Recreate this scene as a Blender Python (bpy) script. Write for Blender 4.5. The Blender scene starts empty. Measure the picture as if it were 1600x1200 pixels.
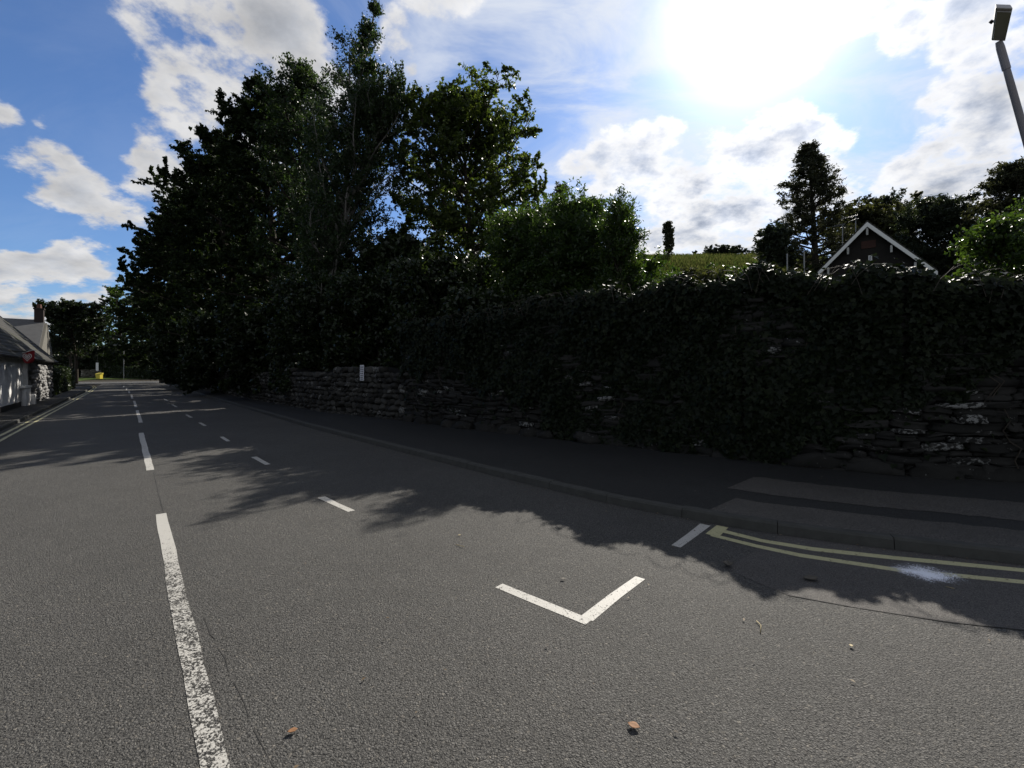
import bpy, math, random
import numpy as np
from mathutils import Vector, Matrix
R = math.radians
rng = np.random.default_rng(7)
random.seed(7)
scene = bpy.context.scene
COL = scene.collection

# ------------------------------------------------------------------ camera
F, H0, V0 = 717.0, 1.6, 581.0
cd = bpy.data.cameras.new('camera')
cam = bpy.data.objects.new('camera', cd); COL.objects.link(cam)
cd.sensor_width = 36.0; cd.lens = 36.0 * F / 1600.0
cd.shift_y = -(600 - V0) / 1600.0
cd.clip_start = 0.05; cd.clip_end = 3000
cam.location = (0, 0, H0); cam.rotation_euler = (R(90), 0, 0)
scene.camera = cam

# ------------------------------------------------------------------ light
SUN_EL, SUN_AZ = R(35.5), R(28.2)
S = Vector((math.sin(SUN_AZ) * math.cos(SUN_EL), math.cos(SUN_AZ) * math.cos(SUN_EL), math.sin(SUN_EL)))
ld = bpy.data.lights.new('sun', 'SUN'); ld.energy = 5.0; ld.angle = R(0.5); ld.color = (1.0, 0.94, 0.85)
sun = bpy.data.objects.new('sun', ld); COL.objects.link(sun)
sun.rotation_euler = S.to_track_quat('Z', 'Y').to_euler()

vs = scene.view_settings
vs.view_transform = 'Standard'; vs.look = 'None'; vs.gamma = 1.0; vs.exposure = 0.5; vs.use_curve_mapping = False
cy = scene.cycles
cy.max_bounces = 6; cy.diffuse_bounces = 1; cy.glossy_bounces = 2; cy.transmission_bounces = 3; cy.transparent_max_bounces = 4
cy.caustics_reflective = False; cy.caustics_refractive = False
try:
    cy.use_denoising = True; cy.denoiser = 'OPENIMAGEDENOISE'; cy.denoising_prefilter = 'ACCURATE'
except Exception:
    pass
cy.use_adaptive_sampling = True; cy.adaptive_threshold = 0.01

# ------------------------------------------------------------------ node helper
class NT:
    def __init__(s, tree):
        s.t = tree; tree.nodes.clear()
    def n(s, typ, **kw):
        nd = s.t.nodes.new(typ)
        for k, v in kw.items(): setattr(nd, k, v)
        return nd
    def put(s, sock, v):
        if hasattr(v, 'is_output') or isinstance(v, bpy.types.NodeSocket): s.t.links.new(v, sock)
        else: sock.default_value = v
    def m(s, op, a, b=None, c=None, clamp=False):
        nd = s.n('ShaderNodeMath', operation=op, use_clamp=clamp)
        for i, v in enumerate((a, b, c)):
            if v is not None: s.put(nd.inputs[i], v)
        return nd.outputs[0]
    def vm(s, op, a, b=None, scale=None):
        nd = s.n('ShaderNodeVectorMath', operation=op)
        s.put(nd.inputs[0], a)
        if b is not None: s.put(nd.inputs[1], b)
        if scale is not None: s.put(nd.inputs['Scale'], scale)
        return nd.outputs['Value'] if op in ('LENGTH', 'DOT_PRODUCT', 'DISTANCE') else nd.outputs['Vector']
    def ss(s, v, lo, hi, a=0.0, b=1.0):
        nd = s.n('ShaderNodeMapRange', interpolation_type='SMOOTHSTEP')
        for k, x in zip(('Value', 'From Min', 'From Max', 'To Min', 'To Max'), (v, lo, hi, a, b)): s.put(nd.inputs[k], x)
        return nd.outputs['Result']
    def mix(s, f, a, b, blend='MIX'):
        nd = s.n('ShaderNodeMix', data_type='RGBA', blend_type=blend)
        s.put(nd.inputs[0], f); s.put(nd.inputs[6], a); s.put(nd.inputs[7], b)
        return nd.outputs[2]
    def noise(s, vec, scale, detail=4, rough=0.55, dist=0.0, out='Fac'):
        nd = s.n('ShaderNodeTexNoise')
        s.put(nd.inputs['Vector'], vec); s.put(nd.inputs['Scale'], scale)
        nd.inputs['Detail'].default_value = detail; nd.inputs['Roughness'].default_value = rough; nd.inputs['Distortion'].default_value = dist
        return nd.outputs[out]
    def voro(s, vec, scale, feature='F1', out='Distance', rnd=1.0):
        nd = s.n('ShaderNodeTexVoronoi', feature=feature)
        s.put(nd.inputs['Vector'], vec); s.put(nd.inputs['Scale'], scale); nd.inputs['Randomness'].default_value = rnd
        return nd.outputs[out]
    def ramp(s, f, stops):
        nd = s.n('ShaderNodeValToRGB'); e = nd.color_ramp.elements
        while len(e) < len(stops): e.new(0.5)
        for el, (p, c) in zip(e, stops): el.position = p; el.color = (*c, 1)
        s.put(nd.inputs[0], f); return nd.outputs['Color']
    def rgb(s, c): 
        nd = s.n('ShaderNodeRGB'); nd.outputs[0].default_value = (*c, 1); return nd.outputs[0]

# ------------------------------------------------------------------ sky
def pdir(u, v):
    return Vector(((u - 800) / F, 1.0, -(v - V0) / F)).normalized()
SKY, CLOUD = 0.075, 0.70                                     # sky strength; cloud radiance before exposure
def build_world():
    w = bpy.data.worlds.new('World'); scene.world = w; w.use_nodes = True
    t = NT(w.node_tree)
    D = t.vm('NORMALIZE', t.n('ShaderNodeTexCoord').outputs['Generated'])
    sky = t.n('ShaderNodeTexSky', sky_type='NISHITA', sun_disc=False)
    sky.sun_elevation = SUN_EL; sky.sun_rotation = SUN_AZ
    sky.air_density = 1.0; sky.dust_density = 0.6; sky.ozone_density = 2.0; sky.altitude = 100
    skyc = t.vm('MULTIPLY', sky.outputs['Color'], (0.70, 0.90, 1.20))
    sep = t.n('ShaderNodeSeparateXYZ'); t.put(sep.inputs[0], D)
    hs = t.n('ShaderNodeHueSaturation'); t.put(hs.inputs['Color'], skyc); hs.inputs['Value'].default_value = 1.0
    t.put(hs.inputs['Saturation'], t.m('MULTIPLY', t.ss(sep.outputs['Y'], 0.15, -0.2, 1.0, 0.3), t.ss(sep.outputs['Z'], 0.62, 0.85, 1.0, 0.35)))
    skyc = hs.outputs['Color']
    zz = t.m('ADD', t.m('MAXIMUM', sep.outputs['Z'], 0.0), 0.35)
    P = t.vm('SCALE', D, scale=t.m('DIVIDE', 1.0, zz))
    sd = t.vm('DOT_PRODUCT', D, tuple(S))
    sdc = t.m('MAXIMUM', sd, 0.0)
    # cumulus banks: direction, angular radius, flattening, strength
    blobs = [((225, 30), .10, 1.0), ((265, 130), .10, 1.0), ((300, 10), .18, 1.0), ((390, 70), .16, 1.0), ((450, 75), .06, 1.0), ((330, 150), .17, 1.0), ((230, -30), .10, 1.0), ((320, 230), .11, 1.0), ((250, 235), .06, 1.0), ((275, 300), .07, 1.0),
             ((82, 250), .05, 1.0), ((125, 300), .065, 1.2), ((190, 330), .05, 1.5), ((60, 315), .03, 1.5),
             ((30, 425), .10, 1.6), ((105, 430), .07, 1.8), ((20, 485), .09, 2.6), ((-20, 80), .05, 1.0), ((-10, 170), .035, 1.0),
             ((618, 62), .05, 1.2), ((690, -14), .075, 1.8), ((70, 185), .025, 1.0), ((640, 102), .02, 1.0),
             ((930, 258), .07, 1.3), ((1000, 250), .10, 1.4), ((1090, 290), .14, 1.5), ((1150, 340), .16, 1.6), ((1270, 240), .08, 1.0), ((1300, 290), .08, 1.2), ((1060, 370), .08, 2.2), ((1180, 260), .09, 1.2),
             ((1430, 270), .06, 1.3), ((1470, 220), .045, 1.3), ((1510, 290), .09, 1.3), ((1560, 215), .07, 1.0), ((1575, 120), .075, 1.0), ((1470, 145), .035, 1.0), ((1340, 20), .055, 1.4), ((1410, 55), .05, 1.2), ((1390, 345), .08, 2.5),
             ((1240, 60), .06, 1.0), ((1700, 250), .20, 1.2), ((1530, 20), .06, 1.2)]
    warp = t.noise(P, 2.6, 4, 0.6, out='Color')
    Dw = t.vm('ADD', D, t.vm('SCALE', t.vm('SUBTRACT', warp, (0.5, 0.5, 0.5)), scale=0.09))
    field = None
    for (u, v), r, k in blobs:
        b = pdir(u, v)
        d = t.vm('LENGTH', t.vm('MULTIPLY', t.vm('SUBTRACT', Dw, tuple(b)), (1, 1, k)))
        f = t.m('MULTIPLY_ADD', d, -1.0 / r, 1.0)
        if field is None: field = f
        else: field = t.m('SMOOTH_MAX', field, f, 0.10)
    for (u, v), r, k in (((60, 50), .17, .8), ((95, 130), .08, .6), ((165, 235), .05, .5), ((1370, 150), .09, .5), ((0, 350), .07, .6), ((540, 30), .06, .6)):
        d = t.vm('LENGTH', t.vm('SUBTRACT', Dw, tuple(pdir(u, v))))
        field = t.m('SUBTRACT', field, t.m('MULTIPLY', t.m('MAXIMUM', t.m('MULTIPLY_ADD', d, -1.0 / r, 1.0), 0.0), k * 1.6))
    # the sky behind and above is mostly clear
    back = t.ss(sep.outputs['Y'], 0.1, -0.25, -1.0, -0.35)
    field = t.m('MAXIMUM', t.m('MAXIMUM', field, back), -0.9)
    field = t.m('MINIMUM', field, t.m('MULTIPLY_ADD', field, 0.24, 0.27))
    n1 = t.noise(P, 6.4, 10, 0.60)
    n2 = t.noise(t.vm('ADD', P, tuple(S * 0.06)), 6.4, 6, 0.57)
    dens = t.m('ADD', field, t.m('MULTIPLY', t.m('SUBTRACT', n1, 0.5), 3.1))
    mask = t.ss(dens, -0.03, 0.46)
    wisp = t.noise(t.vm('MULTIPLY', P, (1.0, 2.2, 1.0)), 2.4, 6, 0.62, 0.6)
    wispm = t.m('MULTIPLY', t.ss(wisp, 0.36, 0.66), t.ss(sdc, 0.70, 0.92, 0.05, 0.85))
    lit = t.m('SUBTRACT', n1, n2)
    thick = t.ss(dens, 0.20, 1.15)
    val = t.m('ADD', t.m('MULTIPLY_ADD', thick, -0.27, 0.70), t.m('MULTIPLY', lit, 0.8))
    rim = t.m('MULTIPLY', t.m('SUBTRACT', 1.0, thick), t.m('POWER', sdc, 10.0))
    val = t.m('ADD', val, t.m('MULTIPLY', rim, 0.6))
    val = t.m('MULTIPLY', t.m('MAXIMUM', val, 0.24), CLOUD)
    val = t.m('SUBTRACT', val, t.m('MULTIPLY', thick, t.m('MULTIPLY', t.ss(sdc, .75, .95, 0, .13), t.ss(sep.outputs['Z'], .44, .32, .1, 1.0))))
    tint = t.mix(thick, (1.0, 0.985, 0.97, 1), t.mix(t.ss(sdc, .7, .92), (0.93, 0.97, 1.05, 1), (0.80, 0.93, 1.20, 1)))
    cl = t.vm('SCALE', tint, scale=t.m('DIVIDE', val, SKY))
    k_ = CLOUD * .1 / SKY
    c = t.mix(wispm, skyc, (8.2 * k_, 8.6 * k_, 9.2 * k_, 1))
    c = t.mix(t.m('MULTIPLY', mask, 0.97), c, cl)
    glow = t.m('ADD', t.m('MULTIPLY', t.m('POWER', sdc, 210.0), 1.7 * CLOUD / SKY), t.m('MULTIPLY', t.m('POWER', sdc, 22.0), 0.06 * CLOUD / SKY))
    c = t.vm('ADD', c, t.vm('SCALE', t.rgb((1.0, 0.98, 0.95)), scale=glow))
    bg = t.n('ShaderNodeBackground'); t.put(bg.inputs['Color'], c); bg.inputs['Strength'].default_value = SKY
    out = t.n('ShaderNodeOutputWorld'); t.t.links.new(bg.outputs[0], out.inputs[0])
    w.cycles.sampling_method = 'MANUAL'; w.cycles.sample_map_resolution = 1024
build_world()

# ------------------------------------------------------------------ places
PSI = math.atan2(-600, F)                                  # heading of the road
DX, DY = math.sin(PSI), math.cos(PSI)
def sn(s, n, z=0.0): return Vector((s * DX + n * DY, s * DY - n * DX, z))
def to_sn(x, y): return x * DX + y * DY, x * DY - y * DX
def at(u, v, Y): return Vector(((u - 800) / F * Y, Y, H0 - (v - V0) / F * Y))
def gnd(u, v, z=0.0):
    Y = (H0 - z) * F / (v - V0); return Vector(((u - 800) / F * Y, Y, z))
def interp(tab, x):
    a = sorted(tab); return float(np.interp(x, [p[0] for p in a], [p[1] for p in a]))
KERB = [(130, 3.9), (60, 3.9), (30, 3.9), (13.9, 3.97), (8.2, 4.2), (5.1, 4.36), (3.4, 4.5), (2.1, 4.8), (1.4, 5.07), (0.2, 5.68), (-1, 6.5), (-3, 8.2), (-6, 11.2)]
WALL = [(66, 4.7), (48, 4.8), (27.5, 5.25), (17.7, 5.6), (14.3, 6.25), (10.7, 6.75), (7.6, 7.3), (5.44, 7.75), (3.4, 8.0), (1.5, 8.55), (0.33, 9.45), (-0.6, 10.5), (-3.2, 13.6), (-6, 17)]
def kerb_n(s): return interp(KERB, s)
def wall_n(s): return interp(WALL, s)

# ------------------------------------------------------------------ mesh helpers
def newmesh(name, V, faces, mat=None, parent=None, smooth=False):
    me = bpy.data.meshes.new(name); me.from_pydata([tuple(v) for v in V], [], faces); me.update()
    o = bpy.data.objects.new(name, me); COL.objects.link(o)
    if mat: me.materials.append(mat)
    if parent: o.parent = parent
    if smooth: me.polygons.foreach_set('use_smooth', [True] * len(me.polygons))
    return o
def npmesh(name, V, Q, mat=None, parent=None, smooth=False):
    """V (N,3), Q (M,k) arrays"""
    V = np.asarray(V, np.float32); Q = np.asarray(Q, np.int32)
    me = bpy.data.meshes.new(name); k = Q.shape[1]
    me.vertices.add(len(V)); me.vertices.foreach_set('co', V.ravel())
    me.loops.add(Q.size); me.loops.foreach_set('vertex_index', Q.ravel())
    me.polygons.add(len(Q)); me.polygons.foreach_set('loop_start', np.arange(0, Q.size, k, dtype=np.int32))
    me.polygons.foreach_set('loop_total', np.full(len(Q), k, np.int32))
    if smooth: me.polygons.foreach_set('use_smooth', np.ones(len(Q), bool))
    me.update(calc_edges=True); me.validate()
    o = bpy.data.objects.new(name, me); COL.objects.link(o)
    if mat: me.materials.append(mat)
    if parent: o.parent = parent
    return o
class MB:
    def __init__(s): s.v = []; s.f = []
    def add(s, V, Fc):
        b = len(s.v); s.v += [Vector(v) for v in V]; s.f += [tuple(i + b for i in f) for f in Fc]
    def quad(s, a, b, c, d): s.add([a, b, c, d], [(0, 1, 2, 3)])
    def poly(s, pts): s.add(pts, [tuple(range(len(pts)))])
    def prism(s, pts, off):
        """polygon pts extruded by vector off"""
        n = len(pts); off = Vector(off); P = [Vector(p) for p in pts]
        s.add(P + [p + off for p in P], [tuple(reversed(range(n))), tuple(range(n, 2 * n))] + [(i, (i + 1) % n, n + (i + 1) % n, n + i) for i in range(n)])
    def box(s, c, sx, sy, sz, ax=None):
        """centre, half sizes along the three axes (columns of ax)"""
        ax = ax or (Vector((1, 0, 0)), Vector((0, 1, 0)), Vector((0, 0, 1))); c = Vector(c)
        V = [c + ax[0] * (sx * i) + ax[1] * (sy * j) + ax[2] * (sz * k) for i in (-1, 1) for j in (-1, 1) for k in (-1, 1)]
        s.add(V, [(0, 1, 3, 2), (4, 6, 7, 5), (0, 4, 5, 1), (2, 3, 7, 6), (0, 2, 6, 4), (1, 5, 7, 3)])
    def tube(s, pts, rad, n=8, cap=True):
        pts = [Vector(p) for p in pts]
        if not hasattr(rad, '__len__'): rad = [rad] * len(pts)
        b = len(s.v); up = Vector((0.13, 0.31, 0.94))
        for i, p in enumerate(pts):
            d = (pts[min(i + 1, len(pts) - 1)] - pts[max(i - 1, 0)]).normalized()
            a = d.cross(up)
            if a.length < 0.05: a = d.cross(Vector((1, 0, 0)))
            a.normalize(); c = d.cross(a)
            for k in range(n):
                an = 2 * math.pi * k / n; s.v.append(p + a * (rad[i] * math.cos(an)) + c * (rad[i] * math.sin(an)))
        for i in range(len(pts) - 1):
            for k in range(n):
                s.f.append((b + i * n + k, b + i * n + (k + 1) % n, b + (i + 1) * n + (k + 1) % n, b + (i + 1) * n + k))
        if cap:
            s.f.append(tuple(b + k for k in reversed(range(n)))); s.f.append(tuple(b + (len(pts) - 1) * n + k for k in range(n)))
    def build(s, name, mat, parent=None, smooth=False, bevel=0.0):
        o = newmesh(name, s.v, s.f, mat, parent, smooth)
        if bevel:
            m = o.modifiers.new('bevel', 'BEVEL'); m.width = bevel; m.segments = 2; m.limit_method = 'ANGLE'
        return o
def empty(name, loc, label, cat, group=None, kind=None):
    o = bpy.data.objects.new(name, None); COL.objects.link(o); o.location = loc; o.empty_display_size = 0.2
    o['label'] = label; o['category'] = cat
    if group: o['group'] = group
    if kind: o['kind'] = kind
    bpy.context.view_layer.update()
    return o
def tag(o, label=None, cat=None, group=None, kind=None):
    if label: o['label'] = label
    if cat: o['category'] = cat
    if group: o['group'] = group
    if kind: o['kind'] = kind
    return o
def adopt(parent, *kids):
    """world-space meshes become parts of an Empty at the thing's base"""
    inv = Matrix.Translation(-parent.location)
    for k in kids:
        k.data.transform(inv); k.parent = parent
    return kids[0]

# ------------------------------------------------------------------ materials
def mat(name):
    m = bpy.data.materials.new(name); m.use_nodes = True
    t = NT(m.node_tree); out = t.n('ShaderNodeOutputMaterial')
    return m, t, out
def principled(t, col, rough=0.7, spec=0.3, normal=None, metal=0.0):
    b = t.n('ShaderNodeBsdfPrincipled')
    t.put(b.inputs['Base Color'], col if not isinstance(col, tuple) else (*col[:3], 1)); t.put(b.inputs['Roughness'], rough)
    b.inputs['Specular IOR Level'].default_value = spec; b.inputs['Metallic'].default_value = metal
    if normal is not None: t.t.links.new(normal, b.inputs['Normal'])
    return b.outputs[0]
def bump(t, h, strength=0.5, dist=0.01):
    b = t.n('ShaderNodeBump'); b.inputs['Strength'].default_value = strength; b.inputs['Distance'].default_value = dist
    t.put(b.inputs['Height'], h); return b.outputs[0]
def wpos(t): return t.n('ShaderNodeNewGeometry').outputs['Position']

def asphalt_nodes(t, dark, light, scale=76.0, patch=0.30, bumpd=0.007, bs=1.0, spec=0.25):
    P = wpos(t)
    Pw = t.vm('ADD', P, t.vm('SCALE', t.vm('SUBTRACT', t.noise(P, 60, 2, out='Color'), (.5, .5, .5)), scale=0.011))
    d = t.voro(Pw, scale, 'DISTANCE_TO_EDGE'); c = t.voro(Pw, scale, out='Color')
    cs = t.n('ShaderNodeSeparateColor'); t.put(cs.inputs[0], c)
    fine = t.noise(P, scale * 3.2, 2, 0.6)
    pits = t.noise(P, scale * 0.95, 4, 0.72)
    stone = t.m('MULTIPLY', t.ss(d, -0.02, 0.12, 0.35, 1.0), t.ss(pits, 0.37, 0.52, 0.02, 1.0))
    tone = t.m('ADD', t.m('MULTIPLY', cs.outputs[0], 0.75), t.m('MULTIPLY', fine, 0.3))
    big = t.noise(P, 0.55, 5, 0.6); mid = t.noise(P, 5.0, 4, 0.6)
    col = t.mix(tone, (*dark, 1), (*light, 1))
    col = t.mix(t.m('MULTIPLY', t.ss(cs.outputs[1], 0.93, 0.99), 0.5), col, (light[0] * 1.7, light[1] * 1.6, light[2] * 1.45, 1))
    col = t.mix(t.m('SUBTRACT', 1.0, stone), col, (dark[0] * 0.16, dark[1] * 0.16, dark[2] * 0.16, 1))
    k = t.m('ADD', t.m('MULTIPLY_ADD', big, patch * 2, 1 - patch), t.m('MULTIPLY_ADD', mid, 0.3, -0.15))
    col = t.vm('SCALE', col, scale=k)
    h = t.m('ADD', t.m('MINIMUM', t.m('MULTIPLY', d, 1.6), 0.6), t.m('ADD', t.m('MULTIPLY', cs.outputs[2], 0.5), t.m('ADD', t.m('MULTIPLY', fine, 0.3), t.m('MULTIPLY', pits, 0.9))))
    return col, h, bump(t, h, bs, bumpd), P
def asphalt(name, dark, light, **kw):
    m, t, out = mat(name); col, h, nrm, P = asphalt_nodes(t, dark, light, **kw)
    t.t.links.new(principled(t, col, 0.75, 0.22, nrm), out.inputs[0]); return m
AD, AL = (0.066, 0.064, 0.059), (0.131, 0.126, 0.116)
M_ROAD = asphalt('road_asphalt', AD, AL)
M_SEAM = asphalt('smooth_asphalt', (0.085, 0.08, 0.074), (0.14, 0.13, 0.12), scale=140, bumpd=0.003)
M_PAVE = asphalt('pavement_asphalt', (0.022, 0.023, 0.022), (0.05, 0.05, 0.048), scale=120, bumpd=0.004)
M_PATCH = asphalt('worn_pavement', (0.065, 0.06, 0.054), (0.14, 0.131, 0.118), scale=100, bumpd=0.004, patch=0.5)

def paint(name, colr, wear_y=None, wear=0.42):
    m, t, out = mat(name)
    col, h, nrm, P = asphalt_nodes(t, AD, AL)
    a = principled(t, col, 0.75, 0.22, nrm)
    g = t.noise(P, 3.0, 4, 0.6); v = t.mix(g, (colr[0] * .86, colr[1] * .86, colr[2] * .84, 1), (*colr, 1))
    sc = t.noise(P, 40, 5, 0.7)
    v = t.mix(t.m('MULTIPLY', t.ss(sc, 0.56, 0.72), 0.30), v, (colr[0] * .45, colr[1] * .44, colr[2] * .42, 1))
    p = principled(t, v, 0.55, 0.35, bump(t, h, 0.35, 0.004))
    # wear: the paint survives on the tops of the aggregate only
    wn = t.m('ADD', t.noise(P, 72, 4, 0.68), t.m('MULTIPLY', t.m('SUBTRACT', t.noise(P, 14, 3), .5), 0.4))
    if wear_y:
        sp = t.n('ShaderNodeSeparateXYZ'); t.put(sp.inputs[0], P)
        thr = t.ss(sp.outputs['Y'], wear_y[0], wear_y[1], wear_y[2], wear_y[3])
    else: thr = wear
    mk = t.ss(t.m('SUBTRACT', wn, thr), -0.02, 0.03)
    mx = t.n('ShaderNodeMixShader'); t.put(mx.inputs[0], mk); t.t.links.new(a, mx.inputs[1]); t.t.links.new(p, mx.inputs[2])
    t.t.links.new(mx.outputs[0], out.inputs[0]); return m
M_WHITE = paint('white_road_paint', (0.45, 0.435, 0.40), wear=0.375)
M_WORN = paint('worn_white_paint', (0.44, 0.425, 0.39), wear_y=(4.9, 3.4, 0.28, 0.515))
M_YELLOW = paint('yellow_road_paint', (0.46, 0.43, 0.24), wear=0.36)

def simple(name, c, rough=0.7, spec=0.3, var=0.25, sc=6.0, bumpk=0.0, metal=0.0):
    m, t, out = mat(name); P = wpos(t)
    n = t.noise(P, sc, 5, 0.6)
    col = t.mix(n, (c[0] * (1 - var), c[1] * (1 - var), c[2] * (1 - var), 1), (min(1, c[0] * (1 + var)), min(1, c[1] * (1 + var)), min(1, c[2] * (1 + var)), 1))
    nr = bump(t, t.noise(P, sc * 6, 4, 0.6), 0.6, bumpk) if bumpk else None
    t.t.links.new(principled(t, col, rough, spec, nr, metal), out.inputs[0]); return m

def stone_mat(name, c0, c1, lichen=0.2, lich=(0.42, 0.42, 0.38)):
    m, t, out = mat(name); P = wpos(t)
    ri = t.n('ShaderNodeNewGeometry').outputs['Random Per Island']
    col = t.mix(ri, (*c0, 1), (*c1, 1))
    n = t.noise(P, 9, 6, 0.65)
    col = t.mix(t.m('MULTIPLY', n, 0.6), col, (c0[0] * .4, c0[1] * .4, c0[2] * .38, 1))
    hi = t.ss(t.m('FRACT', t.m('MULTIPLY', ri, 17.3)), 1 - lichen * 0.6, 1.0)
    spots = t.ss(t.m('ADD', t.m('ADD', t.noise(P, 19, 4, 0.65), t.m('MULTIPLY', t.m('SUBTRACT', t.noise(P, 2.3, 3), .5), .35)), t.m('MULTIPLY', hi, 0.20)), 0.70 - 0.06 * lichen, 0.74 - 0.06 * lichen)
    col = t.mix(t.m('MULTIPLY', spots, 0.9), col, (*lich, 1))
    t.t.links.new(principled(t, col, 0.85, 0.2, bump(t, n, 0.7, 0.02)), out.inputs[0]); return m
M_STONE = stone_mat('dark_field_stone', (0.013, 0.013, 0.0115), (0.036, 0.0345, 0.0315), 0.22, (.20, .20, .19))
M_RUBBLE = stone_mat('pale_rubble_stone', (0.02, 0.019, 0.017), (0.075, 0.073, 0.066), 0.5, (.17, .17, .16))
M_MORTAR = simple('wall_core', (0.010, 0.010, 0.009), 0.9, 0.1)
M_KERB = simple('kerb_stone', (0.055, 0.055, 0.05), 0.85, 0.2, 0.4, 8, 0.006)
M_SOIL = simple('soil', (0.035, 0.03, 0.02), 0.95, 0.1, 0.4, 3)

def leaf_mat(name, stops, transl=0.45, rough=0.5, spec=0.35, tcol=1.5):
    m, t, out = mat(name)
    ri = t.n('ShaderNodeNewGeometry').outputs['Random Per Island']
    P = wpos(t)
    f = t.m('ADD', t.m('MULTIPLY', ri, 0.6), t.m('MULTIPLY', t.noise(P, 0.8, 3), 0.4))
    col = t.ramp(f, stops)
    p = principled(t, col, rough, spec)
    tr = t.n('ShaderNodeBsdfTranslucent')
    t.put(tr.inputs['Color'], t.vm('MULTIPLY', col, (tcol * 1.05, tcol * 1.1, tcol * 0.55)))
    mx = t.n('ShaderNodeMixShader'); mx.inputs[0].default_value = transl
    t.t.links.new(p, mx.inputs[1]); t.t.links.new(tr.outputs[0], mx.inputs[2]); t.t.links.new(mx.outputs[0], out.inputs[0]); return m
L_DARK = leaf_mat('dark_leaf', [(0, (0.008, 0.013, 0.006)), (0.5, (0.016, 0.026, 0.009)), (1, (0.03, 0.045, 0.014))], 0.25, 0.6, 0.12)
L_BIRCH = leaf_mat('birch_leaf', [(0, (0.012, 0.023, 0.010)), (0.55, (0.026, 0.045, 0.018)), (1, (0.055, 0.08, 0.03))], 0.4, 0.45, 0.3)
L_BEECH = leaf_mat('beech_leaf', [(0, (0.0216, 0.0365, 0.0108)), (0.5, (0.0459, 0.0675, 0.0162)), (0.85, (0.0837, 0.1026, 0.0243)), (1, (0.1215, 0.1053, 0.0243))], 0.5, 0.45, 0.4)
L_ASH = leaf_mat('ash_leaf', [(0, (0.0167, 0.0351, 0.0117)), (0.5, (0.0377, 0.0653, 0.0167)), (1, (0.0711, 0.1046, 0.0251))], 0.5, 0.4, 0.45)
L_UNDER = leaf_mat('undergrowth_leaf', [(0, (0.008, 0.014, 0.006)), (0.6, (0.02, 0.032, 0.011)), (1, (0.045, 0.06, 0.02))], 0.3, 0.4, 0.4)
L_CONIF = leaf_mat('conifer_needle', [(0, (0.02, 0.024, 0.014)), (0.5, (0.04, 0.044, 0.024)), (1, (0.07, 0.068, 0.036))], 0.25, 0.6, 0.2)
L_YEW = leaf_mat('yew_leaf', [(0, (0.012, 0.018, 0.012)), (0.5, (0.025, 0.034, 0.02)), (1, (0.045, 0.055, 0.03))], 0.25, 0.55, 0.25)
L_OLIVE = leaf_mat('olive_leaf', [(0, (0.0255, 0.0289, 0.0127)), (0.5, (0.0467, 0.0510, 0.0221)), (1, (0.0723, 0.0723, 0.0340))], 0.35, 0.55, 0.25)
L_FRESH = leaf_mat('fresh_leaf', [(0, (0.0124, 0.0279, 0.0074)), (0.5, (0.0310, 0.0558, 0.0124)), (1, (0.0620, 0.0868, 0.0186))], 0.5, 0.4, 0.4)
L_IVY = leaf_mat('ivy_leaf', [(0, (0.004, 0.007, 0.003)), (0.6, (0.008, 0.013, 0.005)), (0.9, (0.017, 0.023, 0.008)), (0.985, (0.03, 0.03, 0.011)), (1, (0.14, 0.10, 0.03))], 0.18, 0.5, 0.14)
M_BARK = simple('bark', (0.05, 0.043, 0.035), 0.9, 0.1, 0.4, 9, 0.02)
M_BIRCHBARK = simple('birch_bark', (0.16, 0.15, 0.135), 0.8, 0.2, 0.6, 5, 0.01)
M_GRASS = simple('grass', (0.045, 0.06, 0.014), 1.0, 0.0, 0.4, 0.6)

# ------------------------------------------------------------------ ground, road, pavements
g = 1500
tag(newmesh('ground', [(-g, -g, -0.03), (g, -g, -0.03), (g, g, -0.03), (-g, g, -0.03)], [(0, 1, 2, 3)], M_SOIL), kind='structure')
road = MB()
ss_ = [130, 100, 80, 60, 45, 30, 20, 14, 11, 8.2, 6.5, 5.1, 4.2, 3.4, 2.7, 2.1, 1.4, 0.8, 0.2, -0.4, -1, -2, -3, -6]
LEFT_N = -2.62
SJ = 84.0                                                    # the far junction
for a, b in zip(ss_[:-1], ss_[1:]):
    ra, rb = (kerb_n(a), kerb_n(b)) if a <= 80 else (14, 14 if b > 80 else kerb_n(b))
    la, lb = (LEFT_N, LEFT_N) if a <= 80 else (-30, -30 if b >= 80 else LEFT_N)
    if a > 80 and b < 80: rb = kerb_n(b)
    if a <= 100:
        road.quad(sn(a, la if a <= 80 else -30), sn(a, ra), sn(b, rb if b < 80 else (14 if a > 80 else rb)), sn(b, lb))
road.quad(sn(-6, LEFT_N), sn(-6, kerb_n(-6)), sn(-30, 30), sn(-30, LEFT_N))
road_o = road.build('road', M_ROAD); tag(road_o, kind='structure')
def strip(path, w, z=0.0025, name='road_marking', m=None, label=None, parent=road_o, jag=0.007):
    """painted strip along a list of ground points, w wide"""
    P = []
    for a, b in zip(path[:-1], path[1:]):
        k = max(1, int((b - a).length / 0.35))
        P += [a.lerp(b, i / k) for i in range(k)]
    P.append(path[-1]); L = []; Rr = []
    for i, p in enumerate(P):
        d = (P[min(i + 1, len(P) - 1)] - P[max(i - 1, 0)]); d.z = 0; d.normalize(); q = Vector((d.y, -d.x, 0))
        L.append(p - q * (w / 2 + random.uniform(-jag, jag))); Rr.append(p + q * (w / 2 + random.uniform(-jag, jag)))
    V = [Vector((v.x, v.y, z)) for v in L + Rr]; n = len(P)
    o = newmesh(name, V, [(i, i + n, i + n + 1, i + 1) for i in range(n - 1)], m or M_WHITE, parent)
    if label: o['label'] = label
    return o
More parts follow.
